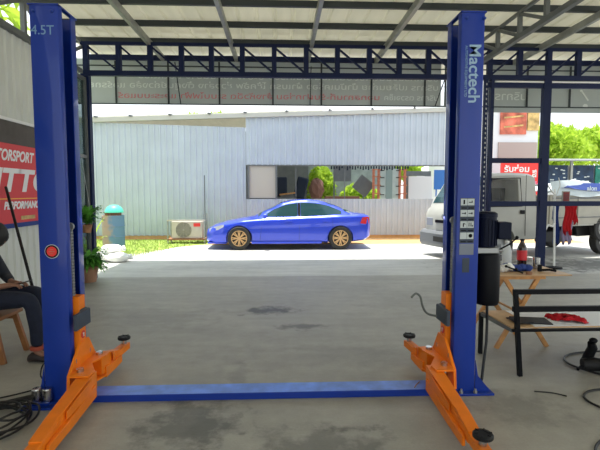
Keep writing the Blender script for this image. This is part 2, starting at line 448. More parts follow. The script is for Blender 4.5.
# ------------------------------------------------------------ left wall
g = MB(); corrugated(g, (-3.47, -3.4), (-3.47, 7.2), lambda t: 0, lambda t: 3.60, (1, 0), .16, .022, .05); struct('wall_left', g, M['wallleft'])
g = MB(); g.bx(-3.52, -3.435, -3.4, 7.2, 2.15, 2.46); struct('trim_1', g, M['meshdark'])
g = MB(); g.bx(-3.47, -3.43, -3.4, 7.2, 2.462, 2.50); struct('trim_2', g, M['white'])
# red banner on the left wall
rb = thing('wall_banner', 'red tyre brand banner with big white letters on the left wall', 'banner', (-3.42, 5.6, 1.15))
MB().bx(-3.425, -3.418, 3.6, 7.1, 1.16, 2.17).build('banner_sheet', M['red'], rb)
MB().bx(-3.425, -3.416, 3.6, 7.1, 1.10, 1.16).build('hem', M['bluecloth'], rb, label='dark blue bottom hem')
text('lettering', 'NITTO', .40, M['bt_w2'], rb, (-3.415, 5.06, 1.575), (0, 1, 0), (0, 0, 1), .014, .001, 1.45, shear=.25)
text('lettering', 'MOTORSPORT', .19, M['bt_w2'], rb, (-3.415, 5.35, 1.96), (0, 1, 0), (0, 0, 1), .006, .001, .85, shear=.3)
text('lettering', 'PERFORMANCE', .13, M['bt_w2'], rb, (-3.415, 5.72, 1.345), (0, 1, 0), (0, 0, 1), .006, .001, .95, shear=.3)
g = MB(); g.bx(-3.417, -3.414, 3.9, 7.0, 1.468, 1.480); g.build('gold_line', M['yellow'], rb)
g = MB()
for y in (4.9, 5.35, 6.25): g.box((-3.415, y, 1.22), (.004, .34, .05))
g.build('small_print', M['poster_y'], rb)
# glazed return by the front opening
gz = MB(); 
for y, wd in ((7.25, .07), (7.72, .045), (8.17, .09)): gz.bx(-3.45, -3.38, y - wd / 2, y + wd / 2, 0, 3.55)
for z in (.04, 2.18, 3.52): gz.bx(-3.44, -3.39, 7.25, 8.17, z - .03, z + .03)
wf = struct('window_1', gz, M['trussg'])
MB().bx(-3.418, -3.412, 7.25, 8.17, .06, 3.5).build('pane', M['smoky'], wf)
g = MB(); g.bx(-3.46, -3.34, 8.18, 8.29, 0, 3.6); struct('trim_3', g, M['navy'])
# right hand front frame
fr = thing('shopfront_grid', 'dark navy steel posts and rails framing the right half of the front', 'frame', (4.8, 8.15, 0))
MB().bx(4.78, 4.92, 8.1, 8.2, 0, 3.6).build('post', M['navy'], fr)
MB().bx(3.80, 3.86, 8.1, 8.2, 0, 3.6).build('post', M['navy'], fr)
MB().bx(8.3, 8.42, 8.1, 8.2, 0, 3.6).build('post', M['navy'], fr)
MB().bx(3.8, 4.8, 8.12, 8.18, 2.09, 2.18).build('rail', M['navy'], fr)
MB().bx(3.8, 9, 8.12, 8.18, 1.30, 1.39).build('rail', M['navy'], fr)
MB().bx(3.72, 9, 8.12, 8.18, 3.44, 3.53).build('rail', M['navy'], fr)
g = MB(); g.bx(3.68, 3.75, 8.1, 8.16, 0, 3.6); g.use(M['white'])
for i in range(40): g.box((3.715, 8.097, .1 + i * .087), (.02, .004, .035))
g.mats[0] = M['trussg'] if g.mats[0] is M['white'] and len(g.mats) == 1 else g.mats[0]
g.mats = [M['navy'], M['zinc']]
for f in g.bm.faces: f.material_index = 0
for f in list(g.bm.faces)[6:]: f.material_index = 1
g.build('slotted_post', None, fr, label='slotted strut with pale holes')
g = MB(); g.bx(3.9, 9.0, 8.11, 8.17, 3.532, 3.56); g.build('light_trim', M['white'], fr)

# ------------------------------------------------------------ hanging banner (seen from behind)
BY = 9.2
hb = thing('shop_banner', 'long grey translucent banner with mirrored Thai lettering under the canopy edge', 'banner', (0, BY, 3.28))
MB().bx(-4.3, 3.27, BY - .005, BY + .005, 3.29, 4.17).build('banner_sheet', M['banner'], hb)
def mtext(body, size, m, xr, z, par, wgt=.0012, sx=1., width=None):
    o = text('lettering', body, size, m, par, (xr, BY - .012, z), (-1, 0, 0), (0, 0, 1), wgt, .001, sx)
    if width:   # stretch the line to its printed width
        xs_ = [v.co.x for v in o.data.vertices]; k = width / (max(xs_) - min(xs_)); x1 = max(xs_)
        for v in o.data.vertices: v.co.x = x1 + (v.co.x - x1) * k
    return o
mtext('ซ่อมเครื่องยนต์ เปลี่ยนถ่ายน้ำมันเครื่อง ปะยาง เปลี่ยนยาง แบตเตอรี่', .155, M['bt_w'], 3.22, 3.80, hb, width=6.0)
mtext('บริการ เปลี่ยนถ่าย น้ำมันเครื่อง ผ้าเบรก โช้คอัพ ช่วงล่าง ตั้งศูนย์ถ่วงล้อ แอร์รถยนต์', .155, M['bt_w'], 3.22, 3.615, hb, width=7.25)
mtext('บริการ ตรวจเช็ค', .145, M['bt_w'], 3.22, 3.415, hb, width=1.1)
mtext('นอกสถานที่-รับฝากซ่อม ล้างหัวฉีด ระบบไฟฟ้า และระบบแอร์', .145, M['bt_r'], 2.02, 3.415, hb, width=5.2)
h2 = thing('shop_banner', 'grey translucent banner with phone icon right of the lift, behind the navy post', 'banner', (6, BY, 3.2))
MB().bx(4.2, 8.9, BY - .005, BY + .005, 3.19, 4.17).build('banner_sheet', M['banner'], h2)
mtext('บริการ', .22, M['bt_w'], 5.07, 3.44, h2, width=.66)
mtext('โทร 081', .16, M['bt_w'], 7.2, 3.47, h2)
mtext('ช่าง', .14, M['bt_w'], 6.95, 3.29, h2)
g = MB(); g.bar((6.22, BY - .014, 3.62), (6.36, BY - .014, 3.44), .03, .004, (0, 1, 0)); g.ball((6.20, BY - .014, 3.64), (.03, .003, .025)); g.ball((6.30, BY - .014, 3.33), (.055, .003, .045)); g.build('phone_icon', M['bt_w'], h2)
bf = thing('banner_frame', 'dark steel frame of thin uprights carrying the banners', 'frame', (0, 9.1, 3.28))
MB().bx(-3.72, 9.2, 9.07, 9.13, 4.12, 4.215).build('top_rail', M['navy'], bf)
MB().bx(-4.3, 9.2, 9.155, 9.18, 4.02, 4.04).build('rail', M['purlin'], bf)
MB().bx(-4.3, 9.2, 9.155, 9.18, 3.285, 3.305).build('rail', M['purlin'], bf)
for xx in (-3.22, -2.2, -1.2, -.14, .83, 1.84, 2.93, 3.35, 5.05, 5.95, 7.2): MB().bx(xx - .016, xx + .016, 9.155, 9.18, 3.29, 4.12).build('upright', M['purlin'], bf)
for a, b in (((-2.06, 9.14, 4.1), (-1.96, 9.14, 3.3)), ((3.42, 9.14, 4.1), (3.14, 9.14, 3.3)), ((.62, 9.14, 4.05), (.60, 9.14, 3.3)), ((6.1, 9.14, 4.1), (6.0, 9.14, 3.8))):
    MB().bar(a, b, .018, .018).build('brace', M['purlin'], bf)
# ------------------------------------------------------------ two-post lift
CX = -.115; FY = 3.33; BYC = 3.62; HI, HO = 1.44, 1.645; CH = 2.87
lift = thing('car_lift', 'blue two-post car lift with orange arms spanning the garage bay', 'car lift', (CX, 3.45, 0))
def lx(s, h): return CX + s * h
def cprofile(s):
    r = .02; th = .008
    pts = [(HI, FY + .058), (HI, FY + r), (HI + r * .3, FY + r * .3), (HI + r, FY), (HO - r, FY), (HO - r * .3, FY + r * .3), (HO, FY + r), (HO, BYC - r), (HO - r * .3, BYC - r * .3), (HO - r, BYC), (HI + r, BYC), (HI + r * .3, BYC - r * .3), (HI, BYC - r), (HI, BYC - .10)]
    c = ((HI + HO) / 2, (FY + BYC) / 2)
    inner = []
    for i, (h, y) in enumerate(pts):
        ih = min(max(h, HI + th), HO - th); iy = min(max(y, FY + th), BYC - th)
        inner.append((ih, iy))
    poly = pts + inner[::-1]
    return [(lx(s, h), y) for h, y in poly]
for s in (-1, 1):
    side = 'left' if s < 0 else 'right'
    HO = 1.645 if s < 0 else 1.622
    g = MB(); poly = cprofile(s)
    n = len(poly); k = n // 2
    rows = [[Vector((x_, y_, z)) for x_, y_ in poly] for z in (.015, CH)]
    vv = g.grid(rows, closed_u=True)
    for vr in vv:
        for i in range(k - 1): g.face([vr[i], vr[i + 1], vr[n - 2 - i], vr[n - 1 - i]])
    colm = g.build('column', M['blue'], lift, smooth=True, autos=35, label=f'{side} upright column')
    # top rim plate and bolts
    g = MB(); g.bx(*sorted((lx(s, HI - .004), lx(s, HO + .004))), FY - .006, FY + .02, CH - .004, CH + .006)
    g.bx(*sorted((lx(s, HI - .004), lx(s, HI + .03))), FY, BYC, CH - .004, CH + .006); g.build('top_rim', M['blue'], colm)
    for dh in (.04, .17):
        MB().lathe([(.011, 0), (.011, -.008), (.006, -.012)], (lx(s, HI + dh), FY - .001, CH - .045), 10, 'y').build('bolt', M['blue_d'], colm)
    # inner slot liner
    MB().bx(*sorted((lx(s, HO - .03), lx(s, HO - .022))), FY + .03, BYC - .03, .02, CH - .02).build('slide_rail', M['blue_d'], colm)
    # hydraulic ram in the column and chain
    MB().cyl((lx(s, HI + .10), FY + .215, .1), (lx(s, HI + .10), FY + .215, 1.9), .022).build('hydraulic_ram', M['blue_d'], colm)
    g = MB(); z = .74
    while z < (1.29 if s < 0 else 1.33):
        for dy in (-.012, .012): g.box((lx(s, HI + .022), FY + .125 + dy, z), (.012, .006, .022))
        g.cyl((lx(s, HI + .022), FY + .105, z + .012), (lx(s, HI + .022), FY + .145, z + .012), .006, seg=8); z += .024
    g.build('lifting_chain', M['zinc'], colm)
    MB().lathe([(.03, -.012), (.03, .012)], (lx(s, HI + .03), FY + .125, 1.30 if s < 0 else 1.34), 16, 'y').build('chain_anchor', M['zinc'], colm)
    # base plate and gussets
    g = MB(); g.bx(*sorted((lx(s, HI - .02), lx(s, HO + (.08 if s < 0 else .13)))), FY - .06 if s < 0 else FY - .05, BYC + .07, 0.0, .018)
    g.build('base_plate', M['blue'], lift, bevel=.003)
    for yy in ((FY + .003, FY + .015), (BYC - .015, BYC - .003)):
        g = MB(); g.prism([(lx(s, HO), .018), (lx(s, HO + (.06 if s < 0 else .12)), .018), (lx(s, HO + .02), .14), (lx(s, HO), .26)], 'y', *yy); g.build('gusset', M['blue'], lift)
    for dh in ((.06, .17) if s > 0 else (.19,)):
        MB().lathe([(.016, 0), (.016, .012), (.009, .014), (.009, .032)], (lx(s, HI + dh), FY - .03, .018), 6).build('anchor_bolt', M['zinc'], lift)
    # carriage
    car = MB().bx(*sorted((lx(s, HI - .035), lx(s, HI + .11))), FY + .078, BYC - .104, .12, .77).build('carriage', M['orange'], lift, bevel=.004)
    MB().prism([(FY - .14, .10), (BYC + .10, .10), (BYC + .07, .22), (BYC - .07, .42), (FY + .08, .42), (FY - .12, .24)], 'x', *sorted((lx(s, HI - .042), lx(s, HI - .020)))).build('arm_yoke_plate', M['orange'], car, bevel=.002)
    g = MB(); g.bx(*sorted((lx(s, HI - .045), lx(s, HI - .075))), FY - .05, BYC - .10, .545, .665)
    g.bx(*sorted((lx(s, HI + .06), lx(s, HI - .05))), FY + .085, FY + .19, .58, .67)
    g.build('door_guard', M['guard'], car, bevel=.008, label='black rubber door guard')
    MB().lathe([(.03, 0), (.03, s * -.004)], (lx(s, HI - .0355), FY + .13, .47), 24, 'x').build('round_logo', M['red'], car)
    g = MB(); g.box((lx(s, HI - .041), FY + .13, .47), (.002, .01, .034), (R(30), 0, 0)); g.box((lx(s, HI - .041), FY + .135, .468), (.002, .006, .03), (R(-35), 0, 0)); g.build('logo_arrow', M['white'], car)
    # yoke: two horizontal plates with chrome pins
    for z in (.245, .085):
        g = MB(); g.prism([(lx(s, HI - .045), FY - .15), (lx(s, HI - .18), FY - .15), (lx(s, HI - .19), FY - .05), (lx(s, HI - .10), FY + .12), (lx(s, HI - .15), BYC - .02), (lx(s, HI - .14), BYC + .06), (lx(s, HI - .02), BYC + .08)], 'z', z - .007, z + .007)
        g.build('yoke_plate', M['orange'], car, bevel=.002)
    for yy in (FY - .06, BYC):
        MB().cyl((lx(s, HI - .09), yy, .07), (lx(s, HI - .09), yy, .275), .026).build('pivot_pin', M['chrome'], car)
        MB().lathe([(.012, .285), (.014, .30), (.014, .325), (.004, .33)], (lx(s, HI - .03), yy + .05 * (1 if yy < FY else -1), 0), 12).build('arm_lock_pin', M['chrome'], car)
# arms
def arm(root, tip, ext, pad, label, flare, padup=True):
    """swing arm: boxed inner section widening to the yoke, lower side flange, telescopic end"""
    root, tip = Vector(root), Vector(tip); d = (tip - root); L = d.length; d.normalize(); n = Vector((-d.y, d.x, 0)) * flare
    def P(a, b, z): v = root + d * a + n * b; return Vector((v.x, v.y, z))
    g = MB()
    rows = []
    for a, b0, b1, z0, z1 in ((-.05, -.05, .055, .10, .235), (.12, -.045, .055, .10, .235), (L * .72, -.048, .03, .10, .195), (L, -.040, .036, .10, .175)):
        rows.append([P(a, b0, z0), P(a, b1, z0), P(a, b1, z1), P(a, b0, z1)])
    g.grid(rows, closed_u=True, caps=True)
    A = g.build('swing_arm', M['orange'], lift, bevel=.004, label=label)
    g = MB(); rows = []
    for a, b0, b1, z0, z1 in ((.0, .045, .068, .06, .15), (L * .6, .03, .062, .06, .13), (L * .97, .04, .060, .07, .13)):
        rows.append([P(a, b0, z0), P(a, b1, z0), P(a, b1, z1), P(a, b0, z1)])
    g.grid(rows, closed_u=True, caps=True); g.build('side_flange', M['orange'], A, bevel=.004)
    g = MB(); g.grid([[P(.12, .07, .236), P(.12, .075, .236), P(.12, .075, .15), P(.12, .07, .15)], [P(L * .62, .045, .19), P(L * .62, .05, .19), P(L * .62, .05, .14), P(L * .62, .045, .14)]], closed_u=True, caps=True)
    g.build('rib', M['orange'], A)
    g = MB(); rows = [[P(a, b0, z0), P(a, b1, z0), P(a, b1, z1), P(a, b0, z1)] for a, b0, b1, z0, z1 in ((L * .5, -.035, .035, .108, .165), (L + ext, -.035, .035, .108, .165))]
    g.grid(rows, closed_u=True, caps=True); g.build('arm_extension', M['orange'], A, bevel=.003)
    if pad:
        c = P(L + ext - .045, 0, 0)
        MB().lathe([(.022, .166), (.022, .20), (.028, .20), (.028, .206)], c, 16).build('pad_screw', M['chrome'], A)
        g = MB(); g.lathe([(.02, .206), (.052, .208), (.056, .214), (.056, .228), (.05, .234), (.03, .234), (.028, .230), (.01, .230)], c, 24)
        for k in range(6):
            a = k * PI / 3; g.box(c + Vector((.04 * math.cos(a), .04 * math.sin(a), .236)), (.02, .006, .006), (0, 0, a))
        g.build('lift_pad', M['black'], A, label='round black rubber lifting pad')
    return A
arm((lx(-1, HI - .135), FY - .06, 0), (-1.365, 2.47, 0), .42, True, 'front left arm reaching past the camera', 1)
arm((lx(1, HI - .16), FY - .06, 0), (1.12, 2.47, 0), .17, True, 'front right arm reaching towards the camera', -1)
arm((lx(-1, HI - .075), BYC, 0), (-1.455, 3.95, 0), .22, True, 'rear left arm', -1)
arm((lx(1, HI - .075), BYC, 0), (1.22, 3.90, 0), .22, True, 'rear right arm', 1)
# cross beam cover
cb = MB().bx(-1.46, 1.21, 3.30, 3.47, .0, .052).build('floor_cover', M['blue'], lift, bevel=.003, label='blue floor cover between the columns')
MB().bx(-1.455, 1.205, 3.304, 3.466, .052, .0535).build('tread_surface', M['beamtop'], cb, label='scuffed lighter top of the floor cover')
g = MB(); g.tube([(1.03, 3.33, .056), (1.06, 3.38, .056), (1.10, 3.43, .056)], .004, 6); g.build('paint_chip', M['rust'], cb)
# decals
text('lettering', '4.5T', .092, M['decal2'], lift, (-1.745, FY - .002, 2.665), (1, 0, 0), (0, 0, 1), .0, .0008, .95)
text('lettering', 'Mactech', .122, M['decal'], lift, (1.392, FY - .002, 2.645), (0, 0, -1), (1, 0, 0), .0018, .0008, 1.04)
text('lettering', 'AUTOMOTIVE EQUIPMENT LTD', .026, M['decal2'], lift, (1.360, FY - .002, 2.63), (0, 0, -1), (1, 0, 0), .0004, .0008, 1.0)
rd = MB().lathe([(.052, 0), (.052, -.002), (.044, -.003)], (-1.662, FY, 1.128), 28, 'y').build('round_logo', M['label'], lift)
MB().lathe([(.047, -.003), (.047, -.0045)], (-1.662, FY, 1.128), 28, 'y').build('logo_ring', M['blackm'], rd)
MB().lathe([(.036, -.0045), (.036, -.006)], (-1.662, FY, 1.128), 28, 'y').build('logo_disc', M['signred'], rd)
g = MB(); g.box((-1.662, FY - .007, 1.128), (.04, .002, .007)); g.box((-1.662, FY - .007, 1.143), (.022, .002, .005)); g.box((-1.662, FY - .007, 1.113), (.022, .002, .005)); g.build('logo_mark', M['poster_o'], rd)
wl = MB().bx(1.352, 1.462, FY - .002, FY, 1.175, 1.515).build('warning_label', M['guard'], lift, label='grey sheet of safety pictograms')
for i in range(4):
    z = 1.485 - i * .085
    for j in (0, 1):
        MB().bx(1.355 + j * .053, 1.405 + j * .053, FY - .0035, FY - .002, z - .025, z + .025).build('pictogram', M['label'], wl)
g = MB()
def mark(x_, z, w_, h_, r_=0): g.box((x_, FY - .0042, z), (w_, .001, h_), (0, r_, 0))
mark(1.38, 1.485, .012, .034); mark(1.43, 1.483, .03, .006); mark(1.44, 1.49, .006, .012)
mark(1.374, 1.40, .02, .006); mark(1.39, 1.40, .01, .014); mark(1.425, 1.40, .02, .006); mark(1.441, 1.40, .01, .014)
mark(1.378, 1.312, .008, .028); mark(1.388, 1.32, .012, .006, .5); mark(1.421, 1.315, .006, .03); mark(1.436, 1.315, .006, .03); mark(1.447, 1.306, .008, .012)
g.lathe([(.015, -.0045), (.009, -.0045)], (1.434, FY, 1.23), 14, 'y'); mark(1.434, 1.23, .014, .006, .6)
for i in range(4): mark(1.38, 1.44 - i * .085, .04, .008); mark(1.433, 1.44 - i * .085, .04, .008)
g.build('pictogram_print', M['blackm'], wl)
MB().bx(1.352, 1.462, FY - .0025, FY, 1.085, 1.17).build('rating_plate', mat('plate_grey', (.16, .18, .22), .4, .4), lift)
MB().bx(1.378, 1.432, FY - .0025, FY, .95, 1.06).build('dark_plate', M['guard'], lift)
# bundled steel cylinders and blue foot at the left column
for xx in (-1.795, -1.72):
    MB().lathe([(.012, .02), (.033, .022), (.035, .03), (.035, .112), (.031, .12), (.010, .122)], (xx, FY - .035, 0), 18).build('steel_cap', M['chrome'], lift)
MB().bx(-1.83, -1.68, FY - .10, FY - .072, .014, .034).build('foot_block', M['blue'], lift, bevel=.003)
MB().bx(-1.87, -1.60, FY - .14, FY - .06, .0, .014).build('foot_plate', M['blue'], lift, bevel=.002)
# power unit on right column
pu = MB().bx(1.50, 1.53, 3.45, 3.56, 1.03, 1.20).build('power_unit', M['zinc'], lift, label='hydraulic power unit with black tank and navy motor')
g = MB(); g.lathe([(.07, 1.125), (.078, 1.135), (.078, 1.36), (.083, 1.362), (.083, 1.39), (.06, 1.405), (.01, 1.407)], (1.635, 3.50, 0), 28)
for k in range(18):
    a = 2 * PI * k / 18; g.box((1.635 + .081 * math.cos(a), 3.50 + .081 * math.sin(a), 1.24), (.008, .004, .2), (0, 0, a))
g.build('motor', M['motor'], pu, smooth=True, autos=30)
MB().bx(1.70, 1.805, 3.42, 3.53, 1.19, 1.325).build('capacitor_box', M['motor'], pu, bevel=.01)
g = MB(); g.box((1.63, 3.50, 1.10), (.17, .12, .045)); g.cyl((1.71, 3.46, 1.10), (1.75, 3.44, 1.10), .014); g.build('valve_block', M['zinc'], pu, bevel=.005)
g = MB(); g.lathe([(.04, 1.075), (.088, 1.07), (.094, 1.055), (.094, .69), (.085, .665), (.03, .66)], (1.655, 3.50, 0), 28); g.build('oil_tank', M['blackm'], pu, smooth=True, autos=50)
MB().tube([(1.72, 3.44, 1.11), (1.80, 3.42, 1.16), (1.84, 3.42, 1.20)], .006, 8).build('release_lever', M['blackm'], pu)
MB().ball((1.845, 3.42, 1.205), .014).build('lever_knob', M['blackm'], pu)
MB().tube([(1.66, 3.5, .68), (1.675, 3.52, .50), (1.665, 3.50, .35), (1.63, 3.46, .20), (1.60, 3.42, .08), (1.585, 3.42, .02)], .011, 10).build('hydraulic_hose', M['cable'], pu)
# loose lines at the columns
def cable(name, label, pts, r, m, cat='cable', grp=None, sub=6):
    P = [Vector(p) for p in pts]; out = []
    for i in range(len(P) - 1):
        a, b, c, d = P[max(i - 1, 0)], P[i], P[i + 1], P[min(i + 2, len(P) - 1)]
        for k in range(sub):
            t = k / sub
            out.append(.5 * ((2 * b) + (c - a) * t + (2 * a - 5 * b + 4 * c - d) * t * t + (3 * b - a - 3 * c + d) * t ** 3))
    out.append(P[-1])
    return tag(MB().tube(out, r, 7).build(name, m, smooth=True), label, cat, grp)
cable('hose_loop', 'thin grey hose loop sticking out left of the right column', [(1.02, 3.42, .74), (1.06, 3.44, .765), (1.10, 3.45, .735), (1.12, 3.45, .66), (1.16, 3.46, .60), (1.24, 3.47, .575)], .009, M['hose'], 'hose')
cable('hose_loop', 'black hose loop lying behind the rear left arm', [(-1.80, 3.95, .02), (-1.76, 4.05, .03), (-1.68, 4.10, .03), (-1.60, 4.02, .03), (-1.60, 3.90, .03), (-1.68, 3.84, .02)], .008, M['cable'], 'hose')

# ------------------------------------------------------------ cables left front
random.seed(3)
def loopy(cx, cy, rx, ry, ph, n=12, z=.012):
    return [(cx + rx * math.cos(ph + i * 2 * PI / n) * random.uniform(.86, 1.1), cy + ry * math.sin(ph + i * 2 * PI / n) * random.uniform(.86, 1.1), z + .012 * (i % 3)) for i in range(n)]
cp = [(-1.82, 3.42, .02), (-2.0, 3.30, .02), (-2.2, 3.15, .02), (-2.45, 2.95, .02)]
cable('power_cable', 'thick black cable running from the left column foot to the left edge', cp, .016, M['cable'])
cable('power_cable', 'thin black cable curling from the steel caps to the left', [(-1.80, 3.30, .06), (-1.95, 3.22, .02), (-2.15, 3.12, .02), (-2.4, 3.08, .02)], .008, M['cable'])
cc = []
for k in range(6): cc += loopy(-1.93 + random.uniform(-.06, .04), 2.99 + random.uniform(-.04, .04), .27 - .02 * k, .27 - .025 * k, k * .9, 9, .010 + .014 * k)
cable('cable_coil', 'tangled coil of black cable on the floor, front left', cc + [(-2.2, 2.6, .02), (-2.5, 2.5, .02)], .0075, M['cable'], sub=4)
cable('power_cable', 'black cable looping up behind the left column foot', [(-1.80, 3.60, .14), (-1.88, 3.58, .20), (-1.90, 3.55, .12), (-1.86, 3.52, .05), (-1.98, 3.45, .02), (-2.3, 3.25, .02)], .006, M['cable'])
# right floor hoses and tool
cable('air_hose', 'black hose curve on the right floor by the impact tool', [(3.3, 4.1, .03), (2.95, 4.14, .012), (2.70, 4.05, .012), (2.60, 3.85, .012), (2.72, 3.62, .012), (2.95, 3.45, .012), (3.3, 3.3, .012)], .009, M['cable'], 'hose')
cable('air_hose', 'black hose curve at the right edge below the tool', [(2.9, 3.28, .012), (2.5, 3.33, .012), (2.30, 3.22, .012), (2.30, 3.05, .012), (2.45, 2.9, .012), (2.8, 2.8, .012)], .009, M['cable'], 'hose')
cable('air_hose', 'black hose arc at the bottom right corner', [(2.6, 2.68, .012), (2.2, 2.70, .012), (1.97, 2.6, .012), (1.85, 2.45, .012), (1.8, 2.2, .012)], .009, M['cable'], 'hose')
cable('metal_rod', 'thin dark rod lying on the floor right of the bench leg', [(1.98, 3.33, .006), (2.1, 3.30, .006), (2.18, 3.24, .006)], .005, M['cable'], 'rod')
it = thing('angle_grinder', 'black power tool lying on the floor at the right edge', 'power tool', (2.62, 3.7, 0))
g = MB(); g.tube([(2.58, 3.78, .05), (2.60, 3.76, .12), (2.62, 3.74, .20), (2.60, 3.73, .25)], [.035, .042, .04, .03], 12); g.build('handle', M['blackm'], it, smooth=True)
MB().tube([(2.52, 3.72, .06), (2.62, 3.70, .065), (2.74, 3.66, .065)], [.05, .06, .05], 14).build('motor_body', M['black'], it, smooth=True)
MB().lathe([(.02, -.02), (.075, -.01), (.08, .01), (.03, .02)], (2.70, 3.62, .085), 18, 'y').build('guard', M['blackm'], it)
MB().cyl((2.50, 3.70, .05), (2.44, 3.66, .04), .012).build('side_handle', M['blackm'], it)
MB().ball((2.61, 3.72, .27), (.035, .03, .025)).build('trigger_head', M['blackm'], it)

it.location.x += .11
# ------------------------------------------------------------ bench frame on the right
bn = thing('metal_bench', 'black metal bench frame with three rails and low shelf on the right', 'bench', (2.6, 3.9, 0))
for z0, z1 in ((.705, .745), (.555, .60), (.385, .405)): MB().bx(1.95, 4.0, 3.62, 3.655, z0, z1).build('rail', M['blackm'], bn, bevel=.002)
for a, b in (((1.965, 3.638, .745), (2.03, 3.638, 0)), ((3.95, 3.638, .745), (3.98, 3.638, 0)), ((1.93, 4.18, .40), (1.93, 4.18, 0)), ((3.95, 4.18, .40), (3.98, 4.18, 0))):
    MB().bar(a, b, .035, .035, (0, 1, 0)).build('leg', M['blackm'], bn, bevel=.002)
MB().bar((1.965, 3.65, .39), (1.93, 4.18, .39), .03, .03).build('side_rail', M['trussg'], bn)
MB().bar((1.93, 4.18, .39), (3.95, 4.18, .39), .03, .03).build('rear_rail', M['blackm'], bn)
MB().bx(1.95, 3.95, 3.66, 4.20, .406, .418).build('shelf_board', M['woodtop'], bn)
tag(MB().bx(2.16, 3.8, 3.662, 4.17, .4185, .421).build('paper_sheet', M['paper']), 'large white sheet covering the low shelf of the bench', 'paper')
g = MB(); g.box((2.21, 3.82, .426), (.30, .20, .008), (0, 0, -.2)); g.box((2.10, 3.80, .4345), (.14, .18, .008), (0, 0, .15))
tag(g.build('magazine', M['mag']), 'dark printed magazines lying on the bench shelf', 'magazine')
g = MB()
g.grid([[Vector((2.42 + .24 * i / 14 + .02 * math.sin(j * 1.9), 3.80 + .14 * j / 10 - .10 * i / 14 + .015 * math.sin(i), .424 + .035 * abs(math.sin(i * .9 + j * .7)) * (1 if 0 < i < 14 and 0 < j < 10 else 0) + (.014 if 2 < i < 12 else 0))) for i in range(15)] for j in range(11)])
o = tag(g.build('rag', M['redcloth'], smooth=True, autos=False), 'crumpled red cloth on the bench shelf', 'cloth')
sm = o.modifiers.new('thick', 'SOLIDIFY'); sm.thickness = .004; sm.offset = 1

# ------------------------------------------------------------ folding table
tb = thing('folding_table', 'wooden folding table with crossed legs behind the black bench', 'table', (2.4, 4.5, 0))
MB().bx(1.86, 2.87, 4.26, 4.78, .735, .75).build('tabletop', M['woodtop'], tb, bevel=.003)
MB().bx(1.95, 2.62, 4.29, 4.32, .70, .735).build('apron', M['wood'], tb)
for yy, a, b in ((4.31, 2.20, 2.56), (4.70, 2.05, 2.45)):
    z = .72
    MB().bar((b, yy, z), (a - .05, yy, 0.0), .04, .028, (0, 1, 0)).build('leg', M['wood'], tb)
    MB().bar((a + .02, yy + .032, z), (b + .13, yy + .032, 0.0), .04, .028, (0, 1, 0)).build('leg', M['wood'], tb)
MB().cyl((2.36, 4.31, .37), (2.36, 4.73, .37), .012).build('stretcher', M['wood'], tb)
MB().bar((1.95, 4.30, .72), (2.06, 4.72, .72), .03, .03).build('stretcher', M['wood'], tb)
def bottle(name, label, x_, y_, z0, h, r, mats, fill, cap, lab=None):
    t = thing(name, label, 'bottle', (x_, y_, z0))
    P = [(.6 * r, 0), (r, .012), (r * .96, h * .25), (r, h * .4), (r, h * .58), (r * .9, h * .72), (r * .42, h * .88), (r * .36, h * .93), (r * .36, h * .95)]
    MB().lathe(P, (x_, y_, z0), 20).build('bottle_body', mats, t, smooth=True)
    if lab: MB().lathe([(r * 1.02, h * .28), (r * 1.03, h * .30), (r * 1.03, h * .60), (r * 1.02, h * .62)], (x_, y_, z0), 20).build('bottle_label', lab, t)
    MB().lathe([(r * .44, h * .945), (r * .44, h), (r * .3, h * 1.005)], (x_, y_, z0), 14).build('cap', cap, t)
    return t
bottle('drink_bottle', 'cola bottle with red label standing on the wooden table', 2.575, 4.66, .751, .31, .05, M['cola'], None, M['blackm'], M['colalabel'])
bottle('drink_bottle', 'empty clear plastic bottle on the wooden table beside the motor', 2.41, 4.66, .751, .29, .05, M['pet'], None, M['white'])
g = MB(); g.lathe([(.03, 0), (.036, .005), (.038, .12), (.035, .12), (.033, .01)], (2.70, 4.60, .751), 20)
tag(g.build('steel_cup', M['chrome'], smooth=True), 'steel cup right of the cola bottle on the table', 'cup')
g = MB()
random.seed(5)
for k in range(5): g.ball((2.31 + .055 * k, 4.46 + random.uniform(-.02, .03), .785 + random.uniform(-.004, .02)), (.055, .045, .035), 10, 6, .006)
tag(g.build('work_gloves', M['bluecloth'], smooth=True, autos=False), 'dark blue cloth heap at the front edge of the wooden table', 'cloth')
g = MB()
for k in range(3): g.ball((2.24 + .04 * k, 4.42, .785 + .01 * k), (.04, .035, .035), 9, 6, .012)
tag(g.build('plastic_bag', M['bag']), 'crumpled white plastic bag on the table under the motor', 'bag')
g = MB(); g.lathe([(.025, 0), (.03, .01), (.03, .025), (.02, .03)], (2.44, 4.275, .751), 16); tag(g.build('jar_lid', M['rust']), 'small brown lid lying before the blue cloth', 'lid')
g = MB(); g.tube([(2.22, 4.3, .83), (2.30, 4.29, .80), (2.38, 4.28, .765)], .008, 8); g.ball((2.22, 4.3, .83), .014); g.ball((2.315, 4.285, .80), .016)
tag(g.build('spray_lance', M['blackm']), 'thin black tool leaning across the table items', 'tool')
g = MB(); g.tube([(2.66, 4.44, .765), (2.72, 4.4, .775), (2.78, 4.38, .765)], .012, 8); g.box((2.65, 4.45, .785), (.03, .03, .07)); tag(g.build('pliers', M['blackm']), 'small dark hand tool at the right end of the table', 'tool')

